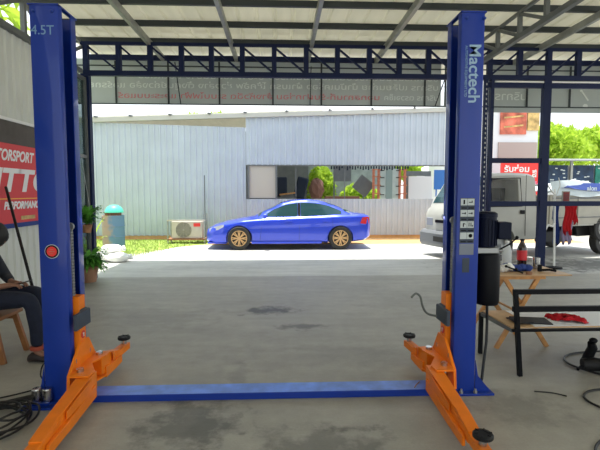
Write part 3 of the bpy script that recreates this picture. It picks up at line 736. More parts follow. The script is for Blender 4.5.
# ------------------------------------------------------------ person on stool (left edge)
def skin_mesh(name, joints, edges, m, parent, root=0, sub=2):
    me = bpy.data.meshes.new(name); me.from_pydata([j[0] for j in joints], edges, [])
    o = bpy.data.objects.new(name, me); COL.objects.link(o)
    sk = o.modifiers.new('skin', 'SKIN'); sk.use_smooth_shade = True
    for i, j in enumerate(joints):
        r = j[1]; me.skin_vertices[0].data[i].radius = (r, r) if isinstance(r, (int, float)) else r
        me.skin_vertices[0].data[i].use_root = (i == root)
    ss = o.modifiers.new('sub', 'SUBSURF'); ss.levels = sub; ss.render_levels = sub
    dg = bpy.context.evaluated_depsgraph_get()
    nm = bpy.data.meshes.new_from_object(o.evaluated_get(dg)); bpy.data.objects.remove(o)
    nm.transform(world_of(parent).inverted()); nm.materials.clear(); nm.materials.append(m)
    for p in nm.polygons: p.use_smooth = True
    n = bpy.data.objects.new(name, nm); COL.objects.link(n); n.parent = parent
    return n
pe = thing('person', 'person in dark clothes sitting on a stool looking down at a phone, left edge', 'person', (-2.85, 4.25, 0))
HX, HY, HZ = -2.91, 4.28, .52
J = [((HX, HY, HZ), .13), ((HX + .03, HY, .68), .125), ((HX + .09, HY, .86), .14), ((HX + .14, HY, .97), .10), ((HX + .18, HY, 1.03), .05), ((HX + .22, HY, 1.09), .055), ((HX + .245, HY, 1.15), .085), ((HX + .25, HY, 1.21), .07)]
E_ = [(0, 1), (1, 2), (2, 3), (3, 4), (4, 5), (5, 6), (6, 7)]
for s in (-1, 1):
    b = len(J)
    kx = -2.27 if s < 0 else -2.33
    J += [((HX + .08, HY + s * .09, HZ + .02), .09), ((kx, HY + s * .14, .585), .06), ((kx + .03, HY + s * .13, .33), .05), ((kx + .02, HY + s * .13, .10), .035), ((kx + .10, HY + s * .13, .05), .03)]
    E_ += [(0, b), (b, b + 1), (b + 1, b + 2), (b + 2, b + 3), (b + 3, b + 4)]
    b = len(J)
    J += [((HX + .12, HY + s * .17, .94), .055), ((HX + .20, HY + s * .24, .72), .04), ((HX + .34, HY + s * .10, .695), .028), ((HX + .40, HY + s * .055, .70), .026)]
    E_ += [(3, b), (b, b + 1), (b + 1, b + 2), (b + 2, b + 3)]
    # palm and fingers
    pb = b + 3; px, py, pz = J[pb][0]
    J += [((px + .045, py, pz - .003), (.016, .03))]; E_ += [(pb, pb + 1)]
body = skin_mesh('body', J, E_, M['skin'], pe)
for s in (-1, 1):
    px, py, pz = HX + .445, HY + s * .055, .697
    for k in range(4):
        oy = (k - 1.5) * .016; l = (.06, .07, .066, .05)[k]
        MB().tube([(px - .01, py + oy, pz), (px + l * .5, py + oy, pz + .004), (px + l * .85, py + oy - s * .004, pz - .012), (px + l, py + oy - s * .008, pz - .028)], [.0085, .008, .0075, .006], 8).build('finger', M['skin'], body, smooth=True)
    MB().tube([(px - .035, py - s * .02, pz), (px, py - s * .04, pz + .014), (px + .03, py - s * .045, pz + .022)], [.01, .0095, .007], 8).build('thumb', M['skin'], body, smooth=True)
skin_mesh('trousers', [((HX, HY, HZ), .145), ((HX + .02, HY, .64), .135)] + sum([[((HX + .10, HY + s * .09, HZ + .025), .105), ((kx - .2, HY + s * .13, .58), .09), ((kx, HY + s * .14, .58), .078), ((kx + .035, HY + s * .13, .33), .065), ((kx + .03, HY + s * .13, .13), .055)] for s, kx in ((-1, -2.27), (1, -2.33))], []),
          [(0, 1), (0, 2), (2, 3), (3, 4), (4, 5), (5, 6), (0, 7), (7, 8), (8, 9), (9, 10), (10, 11)], M['trouser'], pe)
skin_mesh('shirt', [((HX + .02, HY, .62), .14), ((HX + .04, HY, .72), .14), ((HX + .09, HY, .86), .15), ((HX + .13, HY, .96), .11), ((HX + .155, HY, .99), .07)] + sum([[((HX + .12, HY + s * .17, .945), .068), ((HX + .20, HY + s * .24, .73), .052), ((HX + .32, HY + s * .12, .70), .042)] for s in (-1, 1)], []),
          [(0, 1), (1, 2), (2, 3), (3, 4), (3, 5), (5, 6), (6, 7), (3, 8), (8, 9), (9, 10)], M['shirt'], pe)
g = MB(); g.ball((HX + .25, HY, 1.165), (.125, .10, .125), 18, 12, .004); hair = g.build('hair', M['hair'], pe, smooth=True, autos=False)
g = MB()
g.tube([(HX + .32, HY, 1.12), (HX + .345, HY, 1.095), (HX + .33, HY, 1.085)], [.012, .014, .008], 8)
g.build('nose', M['skin'], body, smooth=True)
for s in (-1, 1):
    MB().ball((HX + .315, HY + s * .032, 1.14), (.012, .013, .009), 10, 6).build('eye', M['white'], body)
    MB().ball((HX + .22, HY + s * .095, 1.13), (.02, .012, .03), 10, 6).build('ear', M['skin'], body)
MB().ball((HX + .31, HY, 1.065), (.014, .024, .006), 10, 6).build('mouth', M['brown'], body)
for kx, s in ((-2.27, -1), (-2.33, 1)):
    g = MB(); y = HY + s * .13
    rows = []
    for x_, wd, h in ((-.05, .03, .06), (-.02, .038, .085), (.03, .04, .085), (.08, .042, .06), (.14, .045, .05), (.19, .035, .04), (.21, .015, .025)):
        rows.append([Vector((kx + x_, y + wd * math.cos(a), .002 + h * .5 + h * .5 * math.sin(a))) for a in [2 * PI * k / 12 for k in range(12)]])
    g.grid(rows, closed_u=True, caps=True); sh = g.build('shoe', M['shoe'], pe, smooth=True)
    MB().lathe([(.056, 0), (.06, .005), (.06, .028), (.056, .034)], (kx + .03, y, .115), 18).build('strap', M['strap'], sh, label='reddish brown ankle strap')
g = MB(); g.box((HX + .50, HY, .715), (.14, .07, .009), (0, -.25, 0)); tag(g.build('mobile_phone', M['phone'], bevel=.003), "black phone held in the seated person's hands", 'phone')
st = thing('wooden_stool', 'stained wooden stool under the seated person', 'stool', (-2.80, 4.28, 0))
MB().box((-2.80, 4.28, .405), (.52, .42, .035)).build('seat', M['chairwood'], st, bevel=.01)
for sx_ in (-1, 1):
    for sy_ in (-1, 1): MB().bar((-2.80 + sx_ * .20, 4.28 + sy_ * .16, .39), (-2.80 + sx_ * .29, 4.28 + sy_ * .19, 0), .05, .035, (0, 1, 0)).build('leg', M['chairwood'], st, bevel=.004)
for sy_ in (-1, 1): MB().bar((-3.0, 4.28 + sy_ * .16, .36), (-2.6, 4.28 + sy_ * .16, .36), .025, .06).build('apron', M['chairwood'], st)
br = thing('broom', 'dark broom handle leaning against the left wall beside the seated person', 'broom', (-2.36, 4.62, 0))
MB().tube([(-2.40, 4.62, .06), (-3.38, 5.72, 1.62)], .016, 10).build('handle', M['black'], br)
MB().bar((-2.33, 4.66, .05), (-2.47, 4.58, .05), .05, .09).build('brush_head', M['black'], br)

# ------------------------------------------------------------ plants by the glazing
def fern(name, label, x_, y_, pz, n, L, m, potm, up=.6, leafw=.03, potr=.12, poth=.22):
    t = thing(name, label, 'plant', (x_, y_, pz))
    MB().lathe([(potr * .7, 0), (potr, poth * .9), (potr * 1.08, poth * .9), (potr * 1.08, poth), (potr * .9, poth), (potr * .85, poth * .85)], (x_, y_, pz), 18).build('pot', potm, t)
    g = MB()
    for k in range(n):
        a = random.uniform(0, 2 * PI); l = L * random.uniform(.6, 1.1); u = up * random.uniform(.6, 1.5)
        prev = None; sd = Vector((-math.sin(a), math.cos(a), 0))
        for i in range(7):
            q = i / 6
            p = Vector((x_ + math.cos(a) * l * q, y_ + math.sin(a) * l * q, pz + poth + l * (u * 1.6 * q - 1.3 * q * q)))
            wd = leafw * math.sin(PI * min(.1 + q * .9, 1)) + .002
            row = (p - sd * wd, p + sd * wd)
            if prev: g.quad(prev[0], prev[1], row[1], row[0])
            prev = row
            if 0 < i < 6:
                for s in (-1, 1):
                    tip = p + sd * s * leafw * 3.2 + Vector((math.cos(a), math.sin(a), -.3)) * leafw * 1.5
                    g.face([g.bm.verts.new(v) for v in (p, p + Vector((math.cos(a), math.sin(a), 0)) * leafw, tip)])
    g.build('fronds', m, t); return t
random.seed(11)
fern('potted_fern', 'bushy green fern in a pot on the floor at the end of the left glazing', -3.32, 7.90, 0, 150, .30, M['leaf'], M['pot'], .9, .035, .15, .3)
hp = fern('hanging_plant', 'leafy green plant in a brown pot hanging beside the left glazing', -3.34, 7.90, .86, 34, .27, M['leaf'], M['rust'], 1.2, .04, .09, .14)
g = MB()
for k in range(3): a = k * 2 * PI / 3 + .4; g.tube([(-3.34 + .09 * math.cos(a), 7.90 + .09 * math.sin(a), .99), (-3.35, 7.90, 1.85), (-3.39, 7.90, 2.17)], .004, 5)
g.build('hanger', M['zinc'], hp)
fern('potted_plant', 'small spiky plant beside the white sacks outside', -3.95, 9.3, 0, 22, .4, M['leafy'], M['pot'], 1.5, .03, .12, .2)

# ------------------------------------------------------------ yard left: sacks, drum, condenser, grass
random.seed(4)
for k, (x_, y_, z, sx_, sz, lab) in enumerate(((-3.98, 10.38, .10, .32, .12, 'white lumpy sack on the ground, left of the pile'), (-3.66, 10.22, .09, .27, .11, 'white sack at the front of the pile nearest the shop floor'), (-3.86, 10.42, .26, .25, .10, 'white sack on top of the pile by the drum'))):
    g = MB(); g.ball((x_, y_, z), (sx_, .24, sz), 16, 10, .014); g.tube([(x_ + sx_ * .9, y_, z), (x_ + sx_ * 1.15, y_, z + .02)], [.05, .07], 8)
    tag(g.build('sack', M['bag'], smooth=True, autos=False), lab, 'sack', 'white sacks by the drum')
dr = thing('oil_drum', 'old drum, half blue and half rusty, standing at the far wall', 'drum', (-4.75, 13.0, 0))
P = [(.27, 0), (.30, .02), (.30, .28), (.315, .30), (.30, .32), (.30, .58), (.315, .60), (.30, .62), (.30, .87), (.31, .90), (.27, .90), (.26, .86)]
db = MB().lathe(P, (-4.75, 13.0, 0), 32).build('drum_shell', M['drumb'], dr, smooth=True, autos=30)
m_, nt_, b_ = nodes_of('rust_and_blue_drum')
tc_ = nt_.nodes.new('ShaderNodeTexCoord'); sp_ = nt_.nodes.new('ShaderNodeSeparateXYZ'); nt_.links.new(tc_.outputs['Object'], sp_.inputs[0])
nn_ = nt_.nodes.new('ShaderNodeTexNoise'); nn_.inputs['Scale'].default_value = 6; nt_.links.new(tc_.outputs['Object'], nn_.inputs['Vector'])
ad_ = nt_.nodes.new('ShaderNodeMath'); ad_.operation = 'MULTIPLY_ADD'; ad_.inputs[1].default_value = .5; nt_.links.new(nn_.outputs['Fac'], ad_.inputs[0]); nt_.links.new(sp_.outputs['X'], ad_.inputs[2])
rr_ = nt_.nodes.new('ShaderNodeValToRGB'); rr_.color_ramp.elements[0].position = .17; rr_.color_ramp.elements[0].color = (.36, .26, .22, 1); rr_.color_ramp.elements[1].position = .33; rr_.color_ramp.elements[1].color = (.12, .22, .38, 1)
nt_.links.new(ad_.outputs[0], rr_.inputs[0]); nt_.links.new(rr_.outputs[0], b_.inputs['Base Color']); b_.inputs['Roughness'].default_value = .6
db.data.materials.clear(); db.data.materials.append(m_)
g = MB(); g.lathe([(.0001, .20), (.10, .19), (.18, .14), (.235, .07), (.25, .0), (.26, 0), (.26, -.02), (.245, -.02)], (-4.72, 13.0, 1.00), 28)
tag(g.build('plastic_basin', M['mint'], smooth=True), 'mint green basin upside down on the drum', 'basin')
tag(MB().box((-4.75, 13.0, .93), (.42, .14, .09)).build('wood_block', M['rust']), 'brown block on the drum under the green basin', 'block')
ac = thing('condenser_unit', 'cream outdoor air conditioner unit on a thin metal stand at the far wall', 'air conditioner', (-2.75, 13.8, .25))
MB().bx(-3.28, -2.36, 13.68, 13.98, .16, .68).build('casing', M['ac'], ac, bevel=.02)
g = MB(); g.lathe([(.24, -.01), (.24, 0)], (-2.92, 13.68, .42), 32, 'y'); g.build('fan_grille', M['acd'], ac)
g = MB()
for q in (.08, .12, .16, .20, .235): g.tube([(-2.92 + q * math.cos(a), 13.664, .42 + q * math.sin(a)) for a in [2 * PI * k / 24 for k in range(25)]], .005, 5)
for k in range(12): a = k * PI / 6; g.tube([(-2.92, 13.662, .42), (-2.92 + .24 * math.cos(a), 13.662, .42 + .24 * math.sin(a))], .004, 4)
g.build('fan_guard', M['ac'], ac)
MB().bx(-2.62, -2.42, 13.668, 13.68, .52, .62).build('badge', M['signred'], ac)
g = MB(); g.ball((-2.92, 13.675, .42), (.06, .012, .06)); g.build('fan_hub', M['acd'], ac)
sg = thing('condenser_stand', 'thin metal stand around the air conditioner unit', 'stand', (-2.75, 13.8, 0))
for x_ in (-3.38, -2.28):
    for y_ in (13.62, 14.05): MB().bx(x_ - .018, x_ + .018, y_ - .018, y_ + .018, 0, .72 if x_ < -3 else .9).build('leg', M['galv'], sg)
MB().bx(-3.4, -2.26, 13.60, 13.64, .69, .73).build('rail', M['ac'], sg)
MB().bx(-3.4, -2.26, 13.60, 13.64, .11, .15).build('rail', M['rust'], sg)
MB().bx(-3.4, -2.26, 14.03, 14.07, .11, .15).build('rail', M['rust'], sg)
MB().bx(-3.4, -2.26, 13.62, 14.05, .12, .155).build('tray', M['rust'], sg)
tag(MB().cyl((-2.45, 14.75, 0), (-2.45, 14.75, 2.1), .016).build('thin_pole', M['trussg']), 'thin vertical pole at the far wall right of the air conditioner', 'pole')
# grass & dirt strip
g = MB(); random.seed(8)
def blades(x0, x1, y0, y1, n, h):
    for _ in range(n):
        x_, y_ = random.uniform(x0, x1), random.uniform(y0, y1)
        edge = 10.9 + .9 * math.sin(x_ * 1.7) ** 2 + max(0, x_ + 3.6) * 1.5
        if y_ < edge: continue
        a = random.uniform(0, PI); l = h * random.uniform(.5, 1.3); dx, dy = .016 * math.cos(a), .016 * math.sin(a)
        tx, ty = random.uniform(-.04, .04), random.uniform(-.04, .04)
        g.face([g.bm.verts.new(v) for v in ((x_ - dx, y_ - dy, -.01), (x_ + dx, y_ + dy, -.01), (x_ + tx, y_ + ty, l))])
blades(-8, -2.6, 10.8, 14.6, 7000, .06)
blades(-2.6, -1.6, 13.7, 14.8, 1500, .05)
tag(g.build('grass', M['grass'], recenter=True), 'sparse sunlit grass along the far wall on the left', 'grass', kind='stuff')
g = MB(); g.bx(-9, 9.5, 13.41, 14.98, -.05, -.0)
g.build('trim_4', M['dirt'])['kind'] = 'structure'
g = MB(); pts = [(-8.5, 14.9), (-8.5, 11.6), (-6.5, 11.2), (-5.2, 11.5), (-4.4, 11.3), (-3.6, 11.6), (-2.9, 12.9), (-2.1, 13.6), (-1.5, 14.5), (-1.2, 14.9)]
g.prism(pts, 'z', -.02, .004); tag(g.build('turf_patch', mat('dry_turf', (.30, .40, .09), .95, 0, .1, .3, 5)), 'patch of thin yellow green turf below the far wall', 'grass', kind='stuff')

# ------------------------------------------------------------ far building
wb = thing('warehouse', 'long white ribbed metal building across the yard with a wide opening', 'building', (0, 15, 0))
def zt(x_): return 3.80 + (x_ + 5.9) * .036   # underside of fascia
g = MB(); corrugated(g, (-9, 15), (-1.13, 15), lambda t: .12, lambda t: 3.80 - .028 * (t - 3.1) , (0, -1), .19, .03, .05); g.build('wall_panel', M['wallfar'], wb)
g = MB(); corrugated(g, (-1.12, 14.97), (5.5, 14.97), lambda t: 2.45, lambda t: zt(-1.12 + t) + .02, (0, -1), .19, .03, .05); g.build('wall_panel', M['wallfar'], wb)
g = MB(); corrugated(g, (-1.12, 14.97), (5.5, 14.97), lambda t: .12, lambda t: 1.33, (0, -1), .19, .03, .05); g.build('wall_panel', M['wallfar'], wb)
MB().bx(-9, 5.5, 15.0, 15.14, 0, .13).build('kerb', M['dirt'], wb)
g = MB(); g.grid([[Vector((x_, 14.86, zt(x_))), Vector((x_, 14.86, zt(x_) + .13)), Vector((x_, 15.05, zt(x_) + .13)), Vector((x_, 15.05, zt(x_)))] for x_ in (-9, 5.6)], closed_u=True, caps=True); g.build('fascia', M['fascia'], wb)
g = MB(); g.grid([[Vector((x_, 14.9, zt(x_) + .14)), Vector((x_, 19.5, zt(x_) + .30)), Vector((x_, 19.5, zt(x_) + .33)), Vector((x_, 14.9, zt(x_) + .17))] for x_ in (-9, 1.4)], closed_u=True, caps=True); g.build('roof_sheet', M['roofin'], wb)
MB().bx(-9, 1.2, 19.3, 19.4, 0, 4.1).build('rear_wall', M['greyb'], wb)
MB().bx(1.2, 4.9, 19.3, 19.4, 0, 2.75).build('rear_fence', mat('rear_fence_grey', (.28, .32, .31), .8, 0, .2, .2, 3), wb)
f = MB().bx(-1.08, -1.02, 14.94, 15.04, 1.33, 2.45).build('window_frame', M['greyb'], wb)
MB().bx(-.16, -.1, 14.94, 15.04, 1.33, 2.45).build('window_frame', M['greyb'], wb)
MB().bx(-1.02, -.16, 15.0, 15.03, 1.36, 2.42).build('shutter_board', M['beige'], wb)
MB().bx(-1.08, 5.5, 14.95, 15.04, 2.42, 2.46).build('lintel', M['greyb'], wb)
for x_ in (.52, 2.15): MB().bx(x_ - .012, x_ + .012, 15.0, 15.03, 1.33, 2.45).build('mullion', M['greyb'], wb)
g = MB()
for x_ in (-5.9, -4.8, -3.55, -2.3, -1.15, .2, 1.6, 3.0, 4.4): g.bar((x_, 14.78, zt(x_) + .15), (x_ + .12, 15.2, zt(x_) + .17), .06, .05)
g.build('rafter_end', M['trussg'], wb)

# things seen in the yard through the opening
t = thing('office_chair', 'dark padded chair behind the far opening', 'chair', (.45, 16.4, 0))
MB().box((.0, 16.4, 1.75), (.5, .12, .72), (0, .0, .1)).build('backrest', M['darkcloth'], t, bevel=.05)
MB().box((.75, 16.4, 1.7), (.42, .12, .8), (0, .25, 0)).build('backrest', M['darkcloth'], t, bevel=.05)
MB().box((.45, 16.3, 1.25), (1.2, .6, .14)).build('seat', M['darkcloth'], t, bevel=.04)
for x_ in (-.05, .95): MB().bx(x_ - .03, x_ + .03, 16.1, 16.5, 0, 1.2).build('leg', M['blackm'], t)
tag(MB().box((.25, 15.9, 1.50), (.55, .3, .05), (0, -.12, 0)).build('plank', M['wood']), 'pale plank on dark seat behind the far opening', 'plank')
MB_ = MB(); MB_.bx(.0, .5, 15.85, 15.95, 0, 1.46); tag(MB_.build('crate', M['greyb']), 'grey crate under the pale plank inside the opening', 'crate')
g = MB(); g.ball((1.36, 16.9, 1.65), (.28, .2, .42), 14, 9, .03); g.bx(1.12, 1.6, 16.8, 17.0, 0, 1.3); tag(g.build('brown_bundle', M['brown']), 'brown bundle behind the far opening beside the dark chair', 'bundle')
tag(MB().bx(1.7, 3.0, 16.95, 17.2, 0, 1.4).build('brown_crate', M['brown']), 'low brown stack below the yard bushes', 'crate')
for k, (c, r_, n, lab) in enumerate((((1.65, 18.2, 1.7), (.62, .5, .9), 1500, 'bright green bush behind the far opening beside the brown bundle'), ((3.2, 18.1, 1.2), (.85, .5, .75), 1700, 'bright green bush below the hanging grey sheet'))):
    t = thing('bush', lab, 'bush', (c[0], c[1], 0)); MB().leaves(c, r_, n, .11).build('foliage', M['leafy'], t); MB().cyl((c[0], c[1], 0), c, .05, .02, 8).build('stem', M['bark'], t)
tag(MB().bx(1.95, 2.6, 16.5, 16.54, 1.95, 2.6).bx(1.95, 2.0, 16.5, 16.54, 0, 1.95).build('hanging_sheet', M['greyb']), 'grey sheet hung above the bushes behind the far opening', 'sheet')
tag(MB().box((3.0, 16.2, 1.78), (.62, .03, .58), (0, R(38), 0)).bx(2.98, 3.02, 16.2, 16.24, 0, 1.5).build('tilted_board', M['greyb']), 'grey square board standing tilted on its corner behind the far opening', 'board')
t = thing('shelf_rack', 'rack with faded orange posts and pale sheets behind the far opening', 'rack', (3.9, 16.0, 0))
for x0 in (3.28, 3.46, 4.22, 4.40): MB().bx(x0, x0 + .07, 15.9, 16.0, 0, 2.36).build('post', M['ored'], t)
for z in (1.5, 1.8, 2.1, 2.35):
    MB().bx(3.25, 3.56, 15.86, 15.9, z - .02, z + .02).build('rail', M['ored'], t); MB().bx(4.2, 4.5, 15.86, 15.9, z - .02, z + .02).build('rail', M['ored'], t)
    MB().bx(3.54, 3.68, 15.84, 15.88, z - .05, z - .02).build('hook', M['blackm'], t); MB().bx(4.1, 4.22, 15.84, 15.88, z - .05, z - .02).build('hook', M['blackm'], t)
MB().bx(3.56, 4.2, 15.92, 15.96, .2, 2.38).build('sheet', M['pale'], t)
MB().bx(3.75, 3.98, 15.90, 15.92, 1.2, 2.38).build('sheet', mat('grey_green_sheet', (.25, .33, .31), .6), t)
tag(MB().bx(4.6, 5.45, 16.0, 16.05, 0, 2.12).build('white_board', M['concw']), 'plain white board standing right of the orange rack', 'board')
tag(MB().bx(4.6, 5.5, 16.3, 16.7, 2.15, 2.32).bx(4.6, 4.7, 16.3, 16.7, 0, 2.15).bx(5.4, 5.5, 16.3, 16.7, 0, 2.15).build('lean_to', M['greyb']), 'small dark lean-to roof above the white board', 'shed')
tag(MB().bx(5.52, 5.9, 16.0, 16.04, 1.65, 2.35).bx(5.6, 5.64, 16.04, 16.08, 0, 2.3).build('blue_sign', M['bluesign']), 'small blue sign at the right end of the far opening', 'sign')
g = MB(); random.seed(9)
for x_ in [1.7 + .09 * i for i in range(30)]: g.bx(x_, x_ + .05, 15.2, 15.22, 2.40 - random.uniform(.04, .12), 2.44)
tag(g.build('fringe', M['darkcloth']), 'ragged dark fringe hanging under the top of the far opening', 'fringe', kind='stuff')
tag(MB().bx(5.5, 12, 15.6, 15.66, 0, 1.3).build('low_wall', M['concw']), 'low white wall right of the far metal building', 'wall')

# ------------------------------------------------------------ trees
def tree(label, x_, y_, h, r, n, m, size=.22, cr=.55):
    t = thing('tree', label, 'tree', (x_, y_, 0), group=None)
    MB().tube([(x_, y_, 0), (x_ + .1, y_, h * .5), (x_, y_, h * .8)], [.16, .12, .05], 8).build('trunk', M['bark'], t)
    g = MB()
    for k in range(6):
        a = random.uniform(0, 6.28); q = r * .5
        g.leaves((x_ + q * math.cos(a), y_ + q * math.sin(a), h * cr + random.uniform(-.2, .35) * r), (r * .7, r * .7, r * .5), n // 6, size)
    g.build('foliage', m, t); return t
random.seed(12)
tree('tree top peeking over the far metal building roof', -3.9, 24, 5.9, 1.2, 1800, M['leafy'], .18, .82)
tree('sunlit yellow green tree outside above the left wall, nearer', -6.4, 7.2, 6.5, 2.0, 3500, M['leafy'], .2, .72)
tree('sunlit tree outside above the left wall, farther', -10.6, 12.2, 7.2, 1.9, 3000, M['leafy'], .2, .72)
tree('yellow green tree behind the shop row, left one', 22.0, 36, 6.0, 2.8, 4200, M['leafy'], .3, .8)
tree('yellow green tree behind the shop row, tallest', 28.6, 39, 6.9, 3.0, 4200, M['leafy'], .3, .78)
tree('bushy tree behind the shop row at the right edge', 34.6, 36, 5.6, 2.6, 3600, M['leafy'], .3, .78)
tree('green tree behind the white board across the yard', 5.6, 22, 3.7, 1.2, 1800, M['leafy'], .2, .72)

# ------------------------------------------------------------ sedan
def loft_body(st, sec):
    """st: list of x; sec(x)-> list of (y>=0,z) from bottom centre to top centre; returns closed MB"""
    g = MB(); rows = []
    for x_ in st:
        half = sec(x_); full = [(-y, z) for y, z in half] + [(y, z) for y, z in half[::-1][1:-1]]
        rows.append([Vector((x_, y, z)) for y, z in full])
    g.grid(rows, closed_u=True, caps=True); return g
def interp(tab, x_):
    if x_ <= tab[0][0]: return tab[0][1]
    for (a, va), (b, vb) in zip(tab, tab[1:]):
        if x_ <= b:
            t = (x_ - a) / (b - a); t2 = t * t * (3 - 2 * t) * .35 + t * .65
            return va + (vb - va) * t2
    return tab[-1][1]
TOP = [(0, .50), (.06, .60), (.25, .68), (.6, .775), (1.0, .845), (1.28, .89), (1.7, 1.10), (2.1, 1.285), (2.4, 1.35), (2.75, 1.37), (3.1, 1.335), (3.5, 1.22), (3.9, 1.06), (4.08, .99), (4.3, .97), (4.44, .95), (4.50, .85)]
SHO = [(0, .48), (.06, .56), (.25, .63), (.6, .72), (1.0, .79), (1.5, .83), (3.0, .89), (3.9, .93), (4.3, .94), (4.44, .92), (4.50, .82)]
WID = [(0, .55), (.06, .66), (.2, .76), (.5, .84), (1.0, .875), (3.6, .88), (4.1, .86), (4.4, .80), (4.50, .70)]
ROW = [(1.28, .68), (1.9, .60), (2.6, .56), (3.4, .58), (4.05, .68)]
BOT = [(0, .22), (.3, .17), (.9, .19), (3.8, .19), (4.3, .24), (4.50, .34)]
def car_sec(x_):
    w_, sh, tp, bt = interp(WID, x_), interp(SHO, x_), interp(TOP, x_), interp(BOT, x_)
    gh = 1.28 < x_ < 4.08
    rw = interp(ROW, x_) if gh else w_ * .80
    if tp < sh + .03: tp = sh + .03
    k = min(1, max(0, (tp - sh - .05) / .15))
    ry = rw * k + w_ * .82 * (1 - k); rz = (tp - .05) * k + (sh + .012) * (1 - k)
    return [(0, bt), (w_ * .85, bt), (w_ * .97, bt + .05), (w_ * .99, (bt + sh) / 2 - .05), (w_, (bt + sh) / 2 + .06), (w_ * .985, sh - .06), (w_ * .94, sh), (w_ * .90 * k + w_ * .88 * (1 - k), sh + .015), ((w_ * .9 + ry) / 2 * k + ry * (1 - k) , (sh + rz) / 2 + .01), (ry, rz), (ry * .88, rz + .034 * k + .01), (ry * .5, tp), (0, tp + .005)]
def side_y(x_, z):
    s_ = car_sec(x_)
    pts = s_[5:11]
    for (y0, z0), (y1, z1) in zip(pts, pts[1:]):
        if z0 <= z <= z1: t = (z - z0) / max(z1 - z0, 1e-5); return y0 + (y1 - y0) * t
    return pts[-1][0] if z > pts[-1][1] else pts[0][0]
car = thing('sedan_car', 'bright blue four-door sedan with bronze wheels parked across the yard', 'car', (0, 0, 0))
st = [i * .05 for i in range(0, 91)]
g = loft_body(st, car_sec)
cb_ = g.build('car_body', M['carblue'], car, smooth=True, autos=50)
def cut_cyl(o, p, q, r):
    me = MB().cyl(p, q, r, seg=40); c = me.build('cutter', None, None, recenter=False)
    m = o.modifiers.new('cut', 'BOOLEAN'); m.object = c; m.operation = 'DIFFERENCE'; m.solver = 'EXACT'
    dg = bpy.context.evaluated_depsgraph_get(); nm = bpy.data.meshes.new_from_object(o.evaluated_get(dg))
    o.modifiers.clear(); o.data = nm; bpy.data.objects.remove(c)
FXW, RXW = .92, 3.66
for wx in (FXW, RXW):
    for s in (-1, 1): cut_cyl(cb_, (wx, s * .62, .315), (wx, s * 1.0, .315), .355)
def wheel(parent, x_, y_, z, r, wd, s, spokes, rimm, name='wheel', rr=.68):
    W = MB().lathe([(r * rr, -wd / 2), (r * .94, -wd / 2), (r, -wd * .36), (r, wd * .36), (r * .94, wd / 2), (r * rr, wd / 2)], (x_, y_, z), 36, 'y', False).build(name, M['tire'], parent, smooth=True, autos=35)
    MB().lathe([(.0005, s * wd * .1), (r * rr * .9, s * wd * .1), (r * rr * .98, s * wd * .2), (r * rr * .98, s * wd * .49), (r * rr * 1.03, s * wd * .50)], (x_, y_, z), 36, 'y', False).build('rim', M['brz_d'] if spokes else rimm, W, smooth=True)
    g = MB(); yo = y_ + s * wd * .46
    g.tube([(x_ + r * rr * .96 * math.cos(a), yo, z + r * rr * .96 * math.sin(a)) for a in [2 * PI * k / 32 for k in range(33)]], .014, 6)
    g.lathe([(.045, -.012), (.045, .012), (.02, .02)], (x_, yo, z), 14, 'y')
    for k in range(spokes):
        a = 2 * PI * k / spokes
        for da in (-.13, .13):
            g.bar((x_ + .03 * math.cos(a), yo - s * .01, z + .03 * math.sin(a)), (x_ + r * rr * .96 * math.cos(a + da), yo, z + r * rr * .96 * math.sin(a + da)), .026, .02, (0, 1, 0))
    g.build('spokes', rimm, W); return W
for wx in (FXW, RXW):
    for s in (-1, 1): wheel(car, wx, s * .79, .325, .315, .2, s, 8, M['bronze'])
    MB().bx(wx - .35, wx + .35, -.6, .6, .22, .7).build('wheel_well', M['under'], car)
MB().bx(1.3, 3.1, -.75, .75, .16, .22).build('underbody', M['under'], car)
def side_pane(x0, x1, zb, zt_, name, m, off=.006, n=10):
    for s in (-1, 1):
        g = MB(); rows = []
        for i in range(n + 1):
            x_ = x0 + (x1 - x0) * i / n; b_, t_ = zb(x_), zt_(x_)
            rows.append([Vector((x_, s * (side_y(x_, b_ + (t_ - b_) * k / 4) + off), b_ + (t_ - b_) * k / 4)) for k in range(5)])
        g.grid(rows); g.build(name, m, car, smooth=True)
def arch(x_):   # top line of side glass
    return min(interp([(1.55, .93), (1.9, 1.12), (2.2, 1.235), (2.6, 1.285), (3.0, 1.265), (3.3, 1.21), (3.62, 1.09), (3.78, 1.0)], x_), interp(TOP, x_) - .05)
side_pane(1.62, 2.50, lambda x_: .89 + (x_ - 1.6) * .02, lambda x_: max(arch(x_), .90 + (x_ - 1.6) * .02), 'front_side_window', M['glass'])
side_pane(2.58, 3.70, lambda x_: .91 + (x_ - 2.58) * .05, lambda x_: max(arch(x_), .915 + (x_ - 2.58) * .05), 'rear_side_window', M['glass'])
def top_pane(x0, x1, wf, name, m, n=8):
    g = MB(); rows = []
    for i in range(n + 1):
        x_ = x0 + (x1 - x0) * i / n; row = []
        s_ = car_sec(x_)[9:]
        for k in range(-6, 7):
            y = wf * s_[0][0] * k / 6
            zz = interp([(a, b) for a, b in sorted(((p[0], p[1]) for p in s_))], abs(y)) + .008
            row.append(Vector((x_, y, zz)))
        rows.append(row)
    g.grid(rows); g.build(name, m, car, smooth=True)
top_pane(1.42, 2.08, .95, 'windscreen', M['glass']); top_pane(3.3, 3.95, .93, 'rear_window', M['glass'])
side_pane(2.505, 2.575, lambda x_: .915, lambda x_: arch(x_) - .005, 'door_pillar', M['blackm'])
